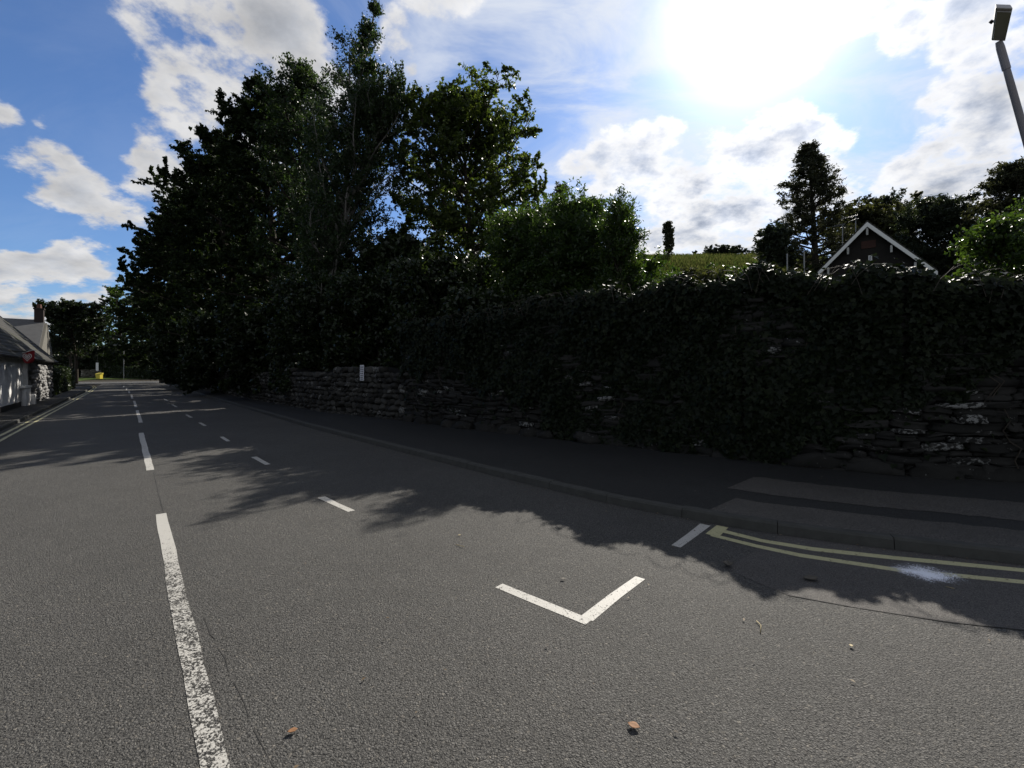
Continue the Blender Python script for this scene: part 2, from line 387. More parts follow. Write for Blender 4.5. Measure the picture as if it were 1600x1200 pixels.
strip([sn(0.4, .27), sn(3, .27), sn(6.5, .285)], 0.102, name='centre_dash', m=M_WORN, label='long chipped white centre dash nearest the camera', jag=0.006)
for a, b, n in ((9.5, 15.45, .28), (18.6, 24.6, .31), (26.9, 32.6, .28), (35.6, 41.4, .2), (44.5, 50.3, .08), (53, 59, -.1), (62, 68, -.35)):
    strip([sn(a, n), sn(b, n - .02)], 0.10, name='centre_dash')
# parking bay
c0, c1, c2, c3 = gnd(912, 970), gnd(780, 915), gnd(1000, 903), gnd(1056, 854)
c4 = gnd(1102, 820)
strip([c1, c0 + (c0 - c1).normalized() * .035], 0.075, name='bay_line', label='outer half of the white bay corner mark')
strip([c0 + (c2 - c0).normalized() * 0.03, c2], 0.085, z=0.003, name='bay_line', label='end half of the white bay corner mark')
strip([c3, c4], 0.095, name='bay_line', label='short white tick by the double yellow lines')
for a, b in (((549, 799), (502, 777)), ((418, 726), (397, 714)), ((357, 689.5), (346, 682.5)), ((321, 665.5), (312, 660.5)), ((299, 652.5), (291, 648)), ((276, 636), (269, 632)), ((262, 626.5), (256, 623))):
    strip([gnd(*a), gnd(*b)], 0.085, name='bay_dash')
yl = [gnd(1112, 836), gnd(1180, 853), gnd(1250, 868), gnd(1400, 890.5), gnd(1600, 910)]
yl2 = [gnd(1118, 827), gnd(1190, 845), gnd(1270, 858), gnd(1400, 872), gnd(1600, 891.5)]
def ext(p): return p + [p[-1] + (p[-1] - p[-2]) * 2]
strip(ext(yl), 0.088, name='double_yellow_line', m=M_YELLOW, label='outer yellow line by the right kerb')
strip(ext(yl2), 0.088, name='double_yellow_line', m=M_YELLOW, label='inner yellow line by the right kerb')
strip([gnd(1113, 837), gnd(1129, 823)], 0.12, z=0.0045, name='double_yellow_line', m=M_YELLOW, label='yellow bar closing the double lines')
for n in (-2.28, -2.46):
    strip([sn(-6, n), sn(20, n), sn(52, n), sn(62, n - .15), sn(70, n - .7), sn(75, n - 2.2)], 0.075, name='double_yellow_line', m=M_YELLOW, label='yellow line by the left kerb')
# smooth gutter strip and joints
gm = MB(); sv = [(1.9, 3.45), (1.3, 3.6), (0.9, 3.78), (0.46, 4.02), (0.14, 4.25), (-.5, 4.75), (-1.5, 5.8)]
sv = [(1.75, 3.72), (1.25, 3.62), (0.9, 3.78), (0.46, 4.02), (0.14, 4.25), (-.5, 4.75), (-1.5, 5.8)]
for (a, na), (b, nb) in zip(sv[:-1], sv[1:]):
    ka = max(0.02, kerb_n(a) - na - .34)
    gm.quad(sn(a, na, .002), sn(a, kerb_n(a) - .02, .002), sn(b, kerb_n(b) - .02, .002), sn(b, nb, .002))
gm.build('gutter_patch', M_SEAM, road_o)
M_CRACK = simple('joint_tar', (0.035, 0.034, 0.032), 0.8, 0.2)
strip([sn(a, n) for a, n in sv[1:]], 0.008, z=0.004, name='road_joint', m=M_CRACK, jag=0.006)
strip([gnd(240, 738), gnd(247, 770), gnd(256, 802)], 0.006, z=0.0015, name='road_joint', m=M_CRACK, jag=0.004)
for jp in ([(318, 965), (330, 992), (338, 1000)], [(341, 1012), (352, 1030), (358, 1052)], [(366, 1066), (382, 1098), (388, 1120)], [(398, 1140), (420, 1182), (450, 1240)]): strip([gnd(*q) for q in jp], 0.0025, z=0.0015, name='road_joint', m=M_CRACK, jag=0.005)

# bluish-white patch over the yellow lines, thinning outwards and broken by noise
def add_white_patch():
    m, t, out = mat('bluish_white_patch')
    P = t.n('ShaderNodeTexCoord').outputs['Object']
    col, h, nrm, W = asphalt_nodes(t, AD, AL)
    a = principled(t, col, 0.75, 0.22, nrm)
    p = principled(t, (0.82, 0.84, 0.90), 0.5, 0.4)
    r = t.vm('LENGTH', t.vm('MULTIPLY', P, (1, 1.15, 0)))
    k = t.m('ADD', t.m('MULTIPLY_ADD', r, -3.6, 0.62), t.m('MULTIPLY', t.m('SUBTRACT', t.noise(P, 7, 5, .7), .5), 1.5))
    k = t.m('ADD', k, t.m('MULTIPLY', t.m('SUBTRACT', t.noise(P, 110, 3, .75), .5), 2.2))
    tr = t.n('ShaderNodeBsdfTransparent')
    mx = t.n('ShaderNodeMixShader'); t.put(mx.inputs[0], t.ss(k, -0.05, 0.34, 0, .95)); t.t.links.new(tr.outputs[0], mx.inputs[1]); t.t.links.new(p, mx.inputs[2])
    t.t.links.new(mx.outputs[0], out.inputs[0])
    c = gnd(1446, 897); n = 20
    V = [(0, 0, 0)] + [(.36 * math.cos(i * 2 * math.pi / n), .26 * math.sin(i * 2 * math.pi / n), 0) for i in range(n)]
    o = newmesh('pale_patch', V, [(0, 1 + i, 1 + (i + 1) % n) for i in range(n)], m, road_o)
    o.location = (c.x, c.y, .0065); o['label'] = 'pale bluish-white patch over the double yellow lines'
add_white_patch()

class Path:
    def __init__(s, pts):
        s.p = pts; s.l = [0]
        for a, b in zip(pts[:-1], pts[1:]): s.l.append(s.l[-1] + (b - a).length)
        s.L = s.l[-1]
    def at(s, t):
        i = max(0, min(len(s.p) - 2, int(np.searchsorted(s.l, t) - 1)))
        a, b = s.p[i], s.p[i + 1]; d = (b - a).normalized(); p = a + d * (t - s.l[i])
        nrm = Vector((-d.y, d.x, 0))
        if nrm.dot(Vector((-.45, -.89, 0))) < 0: nrm = -nrm
        return p, d, nrm                                   # nrm faces the road
KZ = 0.10
def sweep_kerb(name, pts_sn, inward, w=0.13):
    mb = MB(); prof = [(0, -0.03), (0.012, KZ - 0.02), (0.03, KZ), (w, KZ), (w, -0.03)]
    rows = []
    pa = Path([sn(s, n) for s, n in pts_sn]); K = int(pa.L / .915); fn = lambda p: p
    for i in range(K):                                       # separate kerb stones, each a hair out of line
        pr = []; dz = random.uniform(-.004, .004); do = random.uniform(-.004, .004)
        for t in (i * pa.L / K + .003, (i + .5) * pa.L / K, (i + 1) * pa.L / K - .003):
            p, d, nr = pa.at(t); q = sn(0, inward); q = nr * (1 if nr.dot(q) > 0 else -1); pr.append([p + q * (o + do) + Vector((0, 0, z + dz)) for o, z in prof])
        for a, b in zip(pr[:-1], pr[1:]):
            for j in range(len(prof) - 1): mb.quad(a[j], b[j], b[j + 1], a[j + 1])
        mb.poly(pr[0]); mb.poly(pr[-1])
    o = mb.build(name, M_KERB); tag(o, kind='structure'); return o
sR = [76, 60, 45, 30, 20, 14, 11, 8.2, 6.5, 5.1, 4.2, 3.4, 2.7, 2.1, 1.4, .8, .2, -.4, -1, -2, -3, -6]
sweep_kerb('kerb', [(s, kerb_n(s)) for s in sR], 1)
sweep_kerb('kerb', [(75, -5.5), (72, -3.9), (68, -3.0), (62, -2.72), (52, LEFT_N), (20, LEFT_N), (-6, LEFT_N)], -1)
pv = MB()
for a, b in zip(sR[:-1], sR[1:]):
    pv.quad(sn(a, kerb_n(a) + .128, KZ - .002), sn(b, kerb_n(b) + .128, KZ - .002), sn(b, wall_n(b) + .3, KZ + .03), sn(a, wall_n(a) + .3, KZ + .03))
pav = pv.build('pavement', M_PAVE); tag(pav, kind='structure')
def pz(s, n): 
    a = kerb_n(s) + .128; b = wall_n(s) + .3; return KZ - .002 + .032 * (n - a) / (b - a) + .004
pm = MB(); rp = random.Random(12)
def ragged(s0, s1, oa, ob, k):
    """pavement patch from s0 to s1, offsets oa..ob from the kerb line, with worn edges"""
    E = []
    for i in range(k + 1):
        a = s0 + (s1 - s0) * i / k; row = []
        for o in (oa, ob):
            o2 = o + (rp.uniform(-.03, .03) if o > .2 else 0); a2 = a + (rp.uniform(-.05, .05) if i in (0,) else 0); n = kerb_n(a2) + o2; row.append(sn(a2, n, pz(a2, n)))
        E.append(row)
    for p, q in zip(E[:-1], E[1:]): pm.quad(p[0], q[0], q[1], p[1])
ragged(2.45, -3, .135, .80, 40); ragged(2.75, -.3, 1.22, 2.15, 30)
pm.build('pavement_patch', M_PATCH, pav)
lp = MB(); lp.quad(sn(75, -8, KZ - .002), sn(62, -2.8, KZ - .002), sn(-6, LEFT_N - .128, KZ - .002), sn(-6, -4.2, KZ + .01))
lp.build('pavement', M_PAVE)
tag(bpy.data.objects['pavement.001'], kind='structure')

# hillside behind the right-hand wall
def hill_z(x, y):
    s, n = to_sn(x, y)
    def sm(a, b, v): v = min(1, max(0, (v - a) / (b - a))); return v * v * (3 - 2 * v)
    base = 0.5 + 1.3 * sm(14, 6, s)
    ridge = 19.7 + 1.2 * math.sin(x * .05 + .4) + 1.0 * sm(20, 60, x)
    return base + ridge * sm(26, 84, y) * sm(12, 34, n) * (1 - .35 * sm(90, 300, y))
hs = MB(); off = [0.25, .8, 1.6, 3, 5, 8, 12, 16, 20, 25, 30, 36, 42, 48, 54, 60, 66, 72, 78, 84, 92, 110, 150, 250, 500]
ws = []
for (a, na), (b, nb) in zip(WALL[:-1], WALL[1:]):
    k = max(1, int(abs(a - b) / 2.5))
    ws += [(a + (b - a) * i / k, na + (nb - na) * i / k) for i in range(k)]
ws += [WALL[-1], (-20, 34), (-60, 85), (-160, 210)]
ws = [(140, 40), (100, 22), (85, 18), (74, 12)] + ws
rows = []
for s, n in ws:
    p = sn(s, n); row = []
    for o in off:
        q = p + Vector((.45, .89, 0)) * o; row.append(Vector((q.x, q.y, hill_z(q.x, q.y) + random.uniform(-.05, .05) * min(o, 6) * .3)))
    rows.append(row)
for a, b in zip(rows[:-1], rows[1:]):
    for i in range(len(off) - 1): hs.quad(a[i], a[i + 1], b[i + 1], b[i])
tag(hs.build('hillside', M_GRASS, smooth=True), kind='structure')

def slope_grass():
    rg = np.random.default_rng(31); N = 60000; C = []
    for _ in range(N):
        Y = 12 + 74 * rg.random() ** .8; u = rg.uniform(985, 1290); x = (u - 800) / F * Y; C.append((x, Y, hill_z(x, Y)))
    C = np.array(C); L = (.16 + C[:, 1] * .0075) * rg.uniform(.5, 1.3, N); ang = rg.uniform(0, 6.28, N); W = L * .14
    tip = np.stack([rg.normal(0, .28, N) * L, rg.normal(0, .28, N) * L, L], 1); sx = np.stack([np.cos(ang) * W, np.sin(ang) * W, 0 * W], 1)
    V = np.stack([C - sx, C + sx, C + tip * .6 + sx * .5, C + tip], 1).reshape(-1, 3)
    m, t, out = mat('grass_blade'); ri = t.n('ShaderNodeNewGeometry').outputs['Random Per Island']
    col = t.ramp(t.m('ADD', t.m('MULTIPLY', ri, .5), t.m('MULTIPLY', t.noise(wpos(t), .25, 4), .5)), [(.15, (.03, .05, .012)), (.5, (.08, .10, .022)), (.85, (.15, .145, .05))])
    tr = t.n('ShaderNodeBsdfTranslucent'); t.put(tr.inputs['Color'], col); mx = t.n('ShaderNodeMixShader'); mx.inputs[0].default_value = .45
    t.t.links.new(principled(t, col, .8, .05), mx.inputs[1]); t.t.links.new(tr.outputs[0], mx.inputs[2]); t.t.links.new(mx.outputs[0], out.inputs[0])
    tag(npmesh('grass', V, np.arange(4 * N).reshape(N, 4), m), 'rough sunlit grass on the slope above the wall', 'grass', kind='stuff')
slope_grass()

# ------------------------------------------------------------------ stone walls
def wall_path(s0, s1):
    P = [(s, n) for s, n in WALL if s1 < s < s0]
    P = [(s0, wall_n(s0))] + P + [(s1, wall_n(s1))]
    return [sn(s, n) for s, n in P]
def cube_template(k=3):
    V = {}; Fc = []
    def vid(p):
        key = tuple(round(x, 4) for x in p)
        return V.setdefault(key, len(V))
    ln = [-1 + 2 * i / k for i in range(k + 1)]
    for ax in range(3):
        for sg in (-1, 1):
            for i in range(k):
                for j in range(k):
                    q = []
                    for a, b in ((i, j), (i + 1, j), (i + 1, j + 1), (i, j + 1)):
                        p = [0, 0, 0]; p[ax] = sg; p[(ax + 1) % 3] = ln[a]; p[(ax + 2) % 3] = ln[b]; q.append(vid(p))
                    Fc.append(q if sg > 0 else q[::-1])
    return np.array(list(V.keys()), float), np.array(Fc, int)
CT, CF = cube_template(4)
def stones(path, zfun, hmin, hmax, lmin, lmax, rnd, depth=0.10, zbase=0.05, tmax=None, tilt=0.1, skip=None):
    VV = []; FF = []; b = 0
    nrmT = CT / np.linalg.norm(CT, axis=1, keepdims=True)
    z = zbase; zmax = max(zfun(t) for t in np.linspace(0, path.L, 40))
    while z < zmax:
        h = random.uniform(hmin, hmax); t = random.uniform(-.2, 0)
        while t < path.L:
            l = random.uniform(lmin, lmax) * (1 + .5 * (h - hmin) / (hmax - hmin)); tc = t + l / 2
            t += l
            if tc < 0 or tc > path.L: continue
            zc = z + h / 2 + random.uniform(-.02, .02)
            if zc + h / 2 > zfun(tc): continue
            p, d, n = path.at(tc)
            T = CT * (1 - rnd) + nrmT * rnd * 1.15
            T = T + rng.normal(0, .085, T.shape) + .16 * np.sin(CT[:, [1, 2, 0]] * 2 + rng.uniform(0, 6, 3))
            sc = np.array([l * .49, depth * random.uniform(.8, 1.5), h * random.uniform(.44, .52)])
            T = T * sc; a = random.gauss(0, tilt); ca, sa = math.cos(a), math.sin(a)
            x = T[:, 0] * ca - T[:, 2] * sa; zz = T[:, 0] * sa + T[:, 2] * ca
            W = np.outer(x, d) + np.outer(T[:, 1], n) + np.outer(zz, (0, 0, 1)) + np.array([p.x, p.y, zc]) + np.array(n) * random.uniform(-.03, .03)
            VV.append(W); FF.append(CF + b); b += len(W)
        z += h * .97
    return np.concatenate(VV), np.concatenate(FF)
def wall_core(path, zfun, thick=0.5, inset=0.03):
    mb = MB(); N = max(6, int(path.L / .5)); rows = []
    for i in range(N + 1):
        t = path.L * i / N; p, d, n = path.at(t); h = zfun(t)
        f = p - n * inset; k = p - n * thick
        rows.append([Vector((f.x, f.y, -.05)), Vector((f.x, f.y, h)), Vector((k.x, k.y, h)), Vector((k.x, k.y, -.05))])
    for a, b in zip(rows[:-1], rows[1:]):
        for i in range(3): mb.quad(a[i], b[i], b[i + 1], a[i + 1])
    for r in (rows[0], rows[-1]): mb.poly(r)
    return mb
SB = 12.6
pl = Path(wall_path(66, SB)); zl = lambda t: 1.72 + .10 * math.sin(t * .9) + .06 * math.sin(t * 2.7)
w1 = empty('stone_wall', pl.p[-1], 'low rubble wall of rounded pale stones under the trees', 'wall')
V, Q = stones(pl, zl, .13, .22, .14, .30, .85, .11, tilt=.25)
adopt(w1, npmesh('stone_face', V, Q, M_RUBBLE, smooth=True), wall_core(pl, lambda t: zl(t) - .06).build('wall_core', M_MORTAR))
pn = Path(wall_path(SB, -6)); zn = lambda t: 2.85 + .08 * math.sin(t * .8) - .3 * max(0, (t - 15)) / 10
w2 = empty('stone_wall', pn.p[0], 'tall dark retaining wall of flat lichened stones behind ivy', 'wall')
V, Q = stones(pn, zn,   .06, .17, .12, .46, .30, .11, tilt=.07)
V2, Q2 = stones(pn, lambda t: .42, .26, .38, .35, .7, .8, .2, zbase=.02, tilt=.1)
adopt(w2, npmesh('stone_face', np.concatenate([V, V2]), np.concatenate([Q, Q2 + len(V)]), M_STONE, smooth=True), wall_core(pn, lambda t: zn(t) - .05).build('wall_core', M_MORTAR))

# ------------------------------------------------------------------ leaves
def leaf_quads(C, size, asp=0.55, flat=0.0, nrm=None, nw=0.0, axis=None, aw=0.0, fold=0.12):
    """kite-shaped leaf at each centre C (N,3); random orientation, optionally pulled to a normal / a long axis"""
    N = len(C); size = np.broadcast_to(size, (N,))
    n = rng.normal(size=(N, 3)); n /= np.linalg.norm(n, axis=1, keepdims=True)
    if nrm is not None: n = n * (1 - nw) + np.broadcast_to(nrm, (N, 3)) * nw
    n[:, 2] += flat; n /= np.linalg.norm(n, axis=1, keepdims=True) + 1e-9
    a = rng.normal(size=(N, 3))
    if axis is not None: a = a * (1 - aw) + axis * aw
    a -= n * np.sum(a * n, 1, keepdims=True); a /= np.linalg.norm(a, axis=1, keepdims=True) + 1e-9
    b = np.cross(n, a); L = size[:, None]; W = L * asp
    V = np.stack([C - a * L * .5, C - a * L * .05 + b * W * .5 + n * L * fold, C + a * L * .55, C - a * L * .05 - b * W * .5 + n * L * fold], 1).reshape(-1, 3)
    return V, np.arange(4 * N).reshape(N, 4)
def ivy_leaves(C, size, nrm, nw=0.6, down=0.5):
    """five-lobed leaf in two folded halves (8 verts, 2 five-sided faces sharing the midrib)"""
    N = len(C); n = rng.normal(size=(N, 3)); n /= np.linalg.norm(n, axis=1, keepdims=True)
    n = n * (1 - nw) + nrm * nw; n /= np.linalg.norm(n, axis=1, keepdims=True)
    a = rng.normal(size=(N, 3)) * .5 + np.array([0, 0, -1.0]) * down
    a -= n * np.sum(a * n, 1, keepdims=True); a /= np.linalg.norm(a, axis=1, keepdims=True) + 1e-9
    b = np.cross(n, a); L = size[:, None]
    tpl = [(-.35, 0, 0), (-.5, .28, .05), (-.12, .52, .09), (.05, .26, .04), (.6, 0, -.03), (.05, -.26, .04), (-.12, -.52, .09), (-.5, -.28, .05)]
    V = np.stack([C + (a * x + b * y + n * z) * L for x, y, z in tpl], 1).reshape(-1, 3)
    i = np.arange(N)[:, None] * 8
    Q = np.concatenate([i + np.array([[0, 1, 2, 3, 4]]), i + np.array([[0, 4, 5, 6, 7]])])
    return V, Q

# ------------------------------------------------------------------ ivy over the tall wall
def make_ivy():
    path = pn; C = []; Nn = []; Sz = []
    top_tab = []
    for u, v in ((600, 515), (640, 505), (700, 500), (780, 486), (850, 470), (900, 462), (1000, 452), (1100, 438), (1220, 424), (1300, 428), (1400, 424), (1500, 432), (1560, 445), (1620, 452)):
        # intersect the pixel's ray with the wall line
        best = min(np.linspace(0, path.L, 400), key=lambda t: abs((path.at(t)[0].x) / max(.1, path.at(t)[0].y) - (u - 800) / F))
        Y = path.at(best)[0].y + .05; top_tab.append((best, H0 - (v - V0) / F * Y))
    nz = rng.uniform(0, 6, 40)
    def fb(t, z): return (math.sin(t * 1.3 + nz[0]) * math.sin(z * 2.1 + nz[1]) + .6 * math.sin(t * 3.1 + z * 1.7 + nz[2]) + .4 * math.sin(t * 6.3 - z * 5 + nz[3])) / 2
    def bottom(t):
        p = path.at(t)[0]; x = p.x
        if x < -1.4: b = 1.55
        elif x < .8: b = 1.35 - .25 * (x + 1.4)
        elif x < 1.0: b = .15
        elif x < 4.3: b = 0.10
        else: b = min(1.75, .12 + max(0, x - 4.3) * .62)
        return b + .16 * math.sin(t * 5 + 1) + .10 * math.sin(t * 13)
    N = 115000
    for _ in range(N):
        t = random.uniform(-.2, path.L - 3); p, d, n = path.at(t)
        top = interp(top_tab, t) - .09 + .09 * math.sin(t * 4.1) + .06 * math.sin(t * 9.3 + 1)
        r = random.random()
        if r < .72:
            z = random.uniform(0.05, top); bt = bottom(t)
            if z < bt:
                if random.random() > .05 * math.exp(-(bt - z) * 1.5): continue
            bulge = .10 + .16 * (.5 + fb(t, z)) + .10 * max(0, min(1, (z - 2.0)))
            o = bulge * random.uniform(.55, 1.0) + random.uniform(0, .05); nn = n * .85 + Vector((0, 0, .5))
            q = p + n * o; C.append((q.x, q.y, z)); Nn.append(tuple(nn)); 
        else:
            # the cap that rolls over the top
            a = random.uniform(0, math.pi); rr = .20 + .10 * math.sin(t * 3.3) ; 
            o = math.cos(a) * .38 - .10; z = top - .30 + math.sin(a) * .34 + random.gauss(0, .05)
            if random.random() < .10: z += random.uniform(0, .16)
            q = p + n * o; C.append((q.x, q.y, z)); Nn.append(tuple(n * math.cos(a) + Vector((0, 0, math.sin(a) + .3))))
        Sz.append(random.triangular(.04, .13, .075))
    C = np.array(C); Nn = np.array(Nn); Nn /= np.linalg.norm(Nn, axis=1, keepdims=True)
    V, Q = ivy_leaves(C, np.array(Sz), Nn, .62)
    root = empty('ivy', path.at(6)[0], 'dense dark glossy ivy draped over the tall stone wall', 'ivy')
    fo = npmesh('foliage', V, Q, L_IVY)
    st = MB()
    for _ in range(60):
        t = random.uniform(0, path.L - 4); p, d, n = path.at(t); z = random.uniform(0.2, 2.0); pts = []
        for i in range(7):
            q = p + n * (.10 + .05 * random.random()); pts.append(Vector((q.x, q.y, z))); z += random.uniform(.08, .2); t2 = t + random.uniform(-.12, .12); t = max(0, t2); p, d, n = path.at(t)
        st.tube(pts, [.012 - .001 * i for i in range(7)], 5, False)
    for _ in range(70):                                    # bare runners arching off the top
        t = random.uniform(.5, path.L - 4); p, d, n = path.at(t); z0 = interp(top_tab, t) + .02; sg = random.choice((-1, 1)); L = random.uniform(.2, .6)
        pts = [p + n * (.2 + .18 * i / 5) + d * (sg * L * i / 5) + Vector((0, 0, z0 + .09 * math.sin(i * .7) - .02 * i * i * random.uniform(.3, .8))) for i in range(6)]
        st.tube(pts, .005, 4, False)
    ru = st.build('runners', simple('ivy_stem', (0.045, 0.038, 0.03), .8, .2, .4), smooth=True); tag(ru, kind='stuff'); adopt(root, fo, ru)
make_ivy()

# ------------------------------------------------------------------ trees
def branch_path(p, d, L, n=5, wob=.12, up=.0):
    pts = [Vector(p)]; d = Vector(d).normalized()
    for i in range(n):
        d = (d + Vector((random.gauss(0, wob), random.gauss(0, wob), random.gauss(0, wob) + up))).normalized()
        pts.append(pts[-1] + d * (L / n))
    return pts
def make_tree(name, base, H, Rad, prof, leafm, barkm, label, cat='tree', group=None, lean=(0, 0), t0=.15, n1=34, n2=9, n3=6, leaf=.14, per=9,
              elev=(70, 20), up=.05, spread=.28, stems=1, asp=.55, trunk_r=None, seed=1, twig_wood=False, axis_w=.0, flat=.2, xs=1.0, wob=.12, trunk_name='trunk'):
    """base at ground; prof(t) -> crown radius fraction at height fraction t; elev = limb angle above horizontal at the bottom and top"""
    global rng
    random.seed(seed); rng = np.random.default_rng(seed); Rad = Rad * 1.0
    wood = MB(); P = []; A = []
    tr = trunk_r or H * .018
    for st in range(stems):
        ba = random.uniform(0, 6.28); sp = 0 if stems == 1 else random.uniform(.05, .25) * Rad
        b0 = Vector((math.cos(ba) * sp * .3, math.sin(ba) * sp * .3, -.3)); hs_ = 1 if st == 0 else random.uniform(.62, .95)
        lx = lean[0] + (math.cos(ba) * sp if st else 0); ly = lean[1] + (math.sin(ba) * sp if st else 0)
        K = 9; tp = []
        for i in range(K + 1):
            f = i / K
            tp.append(b0 + Vector((lx * f ** 1.4 + math.sin(f * 5 + st) * .012 * H, ly * f ** 1.4 + math.cos(f * 4 + st) * .012 * H, f * H * hs_ * .97 + .3 * f)))
        wood.tube(tp, [max(.012, tr * (1 - .93 * (i / K) ** .8) * (1 if st == 0 else .7)) for i in range(K + 1)], 8)
        m1 = max(4, int(n1 / (stems ** .7)))
        for i in range(m1):
            f = t0 + (1 - t0) * ((i + random.random()) / m1) ** .9; f = min(f, .985)
            k = f * K; j = min(K - 1, int(k)); p = tp[j].lerp(tp[j + 1], k - j)
            az = i * 2.39996 + random.uniform(-.5, .5); fr = f * hs_
            e = R(np.interp(f, [0, 1], elev) + random.uniform(-10, 10))
            L = Rad * prof(fr) * random.uniform(.62, 1.10) / max(.55, math.cos(e)); L = max(.25, min(L, (H * 1.02 - p.z) / max(.05, math.sin(e)) if e > .3 else L))
            d = Vector((math.cos(az) * math.cos(e) * xs, math.sin(az) * math.cos(e), math.sin(e)))
            bp = branch_path(p, d, L, 5, wob, up)
            rr = max(.012, tr * .42 * (1 - f * .75))
            wood.tube(bp, [max(.006, rr * (1 - .17 * q)) for q in range(6)], 5, False)
            m2 = max(2, int(n2 * (.35 + .65 * min(1, L / max(.3, Rad * .8)))))
            for q in range(m2):
                g_ = .18 + .82 * (q + random.random()) / m2; kk = g_ * 5; jj = min(4, int(kk)); sp_ = bp[jj].lerp(bp[jj + 1], kk - jj)
                dd = (bp[jj + 1] - bp[jj]).normalized()
                side = Vector((random.gauss(0, 1), random.gauss(0, 1), random.gauss(.1, .6))); side -= dd * side.dot(dd); side.normalize()
                sd = (dd * random.uniform(.5, 1.0) + side * random.uniform(.6, 1.1)).normalized()
                sl = max(.2, (L * spread + .25) * random.uniform(.6, 1.25) * (1.15 - .45 * g_))
                sb = branch_path(sp_, sd, sl, 3, wob * 1.3, up)
                if twig_wood: wood.tube(sb, [.012, .009, .006, .004], 3, False)
                for w_ in range(n3):
                    h_ = .15 + .85 * (w_ + random.random()) / n3; kk = h_ * 3; jj = min(2, int(kk)); tw = sb[jj].lerp(sb[jj + 1], kk - jj)
                    td = ((sb[jj + 1] - sb[jj]).normalized() + Vector((random.gauss(0, .6), random.gauss(0, .6), random.gauss(0, .45)))).normalized()
                    tl = random.uniform(.2, .5) * min(1.0, .35 + sl)
                    for z in range(per):
                        c = tw + td * (tl * (z + .5) / per)
                        P.append((c.x + random.gauss(0, .05), c.y + random.gauss(0, .05), c.z + random.gauss(0, .05))); A.append(tuple(td))
    P = np.array(P); A = np.array(A)
    ctr = np.median(P[:, :2], 0)                             # true the crown up to its measured height and spread
    fx = min(2.2, max(.4, Rad / np.percentile(np.abs(P[:, 0] - ctr[0]), 95)))
    P[:, :2] *= fx; cw = ctr * fx
    def draw_in(x, y):                                       # stray sprays bend back towards the crown
        dx, dy = x - cw[0], y - cw[1]; r = np.hypot(dx, dy) + 1e-6; k = np.where(r > Rad, (Rad + (r - Rad) * .3) / r, 1.0)
        return cw[0] + dx * k, cw[1] + dy * k
    P[:, 0], P[:, 1] = draw_in(P[:, 0], P[:, 1]); dist = np.maximum(2.0, base[1] + P[:, 1]); fz = H / P[:, 2].max()
    for _ in range(6):
        top = np.percentile((P[:, 2] * fz + base[2] - H0) / dist, 99.8) * base[1] + H0 - base[2]
        fz *= H / max(.2, top)
    P[:, 2] *= fz
    for v in wood.v:
        x, y = draw_in(v.x * fx, v.y * fx); v.x = float(x); v.y = float(y); v.z *= fz
    V, Q = leaf_quads(P, leaf * rng.uniform(.65, 1.25, len(P)), asp, flat, axis=A, aw=axis_w)
    root = empty(name, base, label, cat, group)
    npmesh('crown', V, Q, leafm, root)
    wood.build(trunk_name, barkm, root, smooth=True)
    return root
def base_at(u, Y, z=None):
    x = (u - 800) / F * Y; s, n = to_sn(x, Y)
    zz = hill_z(x, Y) if (z is None and n > wall_n(s)) else (z or 0.0)
    return Vector((x, Y, zz))
def height(v, Y, b): return H0 - (v - V0) / F * Y - b.z
def tree(name, u, Y, vtop, wpx, *a, z=None, **kw):
    b = base_at(u, Y, z); return make_tree(name, b, height(vtop, Y, b), wpx / 2 / F * Y, *a, **kw)
oval = lambda t: (max(0, math.sin(math.pi * min(1, .12 + .86 * t) ** 1.0)) ** .6) * .98 + .05
ball = lambda t: math.sqrt(max(.02, 1 - (2 * t - 1) ** 2)) * .95 + .05
cone = lambda t: max(.03, 1.02 * (1 - t) ** .95)
full = lambda t: float(np.interp(t, [0, .1, .35, .6, .85, 1], [.75, .95, 1.0, .85, .5, .16]))
mound = lambda t: float(np.interp(t, [0, .3, .6, .85, 1], [1.0, 1.05, .95, .7, .35]))
slim = lambda t: float(np.interp(t, [0, .15, .5, .85, 1], [.5, .9, 1.0, .8, .3]))
birchy = lambda t: float(np.interp(t, [0, .15, .45, .72, .88, 1], [.5, .9, 1.0, .66, .22, .05]))

GT = 'trees along the right of the road'
# the dark mass on the left
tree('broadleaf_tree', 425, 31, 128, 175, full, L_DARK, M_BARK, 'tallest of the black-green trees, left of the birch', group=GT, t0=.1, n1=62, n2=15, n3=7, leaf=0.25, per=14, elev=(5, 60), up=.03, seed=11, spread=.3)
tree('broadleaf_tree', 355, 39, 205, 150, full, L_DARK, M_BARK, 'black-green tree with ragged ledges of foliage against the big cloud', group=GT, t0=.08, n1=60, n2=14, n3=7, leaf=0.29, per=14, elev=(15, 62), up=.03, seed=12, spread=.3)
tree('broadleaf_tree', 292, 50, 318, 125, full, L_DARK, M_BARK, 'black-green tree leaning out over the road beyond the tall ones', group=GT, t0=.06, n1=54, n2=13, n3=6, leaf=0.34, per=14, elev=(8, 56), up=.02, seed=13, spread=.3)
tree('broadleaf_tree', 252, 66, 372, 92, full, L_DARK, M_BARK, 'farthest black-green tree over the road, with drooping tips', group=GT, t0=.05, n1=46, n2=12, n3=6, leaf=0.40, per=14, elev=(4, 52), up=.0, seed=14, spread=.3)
tree('broadleaf_tree', 345, 60, 265, 220, full, L_DARK, M_BARK, 'broad black tree filling in behind the front row of dark trees', group=GT, t0=.05, n1=56, n2=13, n3=7, leaf=.42, per=10, elev=(5, 60), up=.03, seed=15, spread=.3)
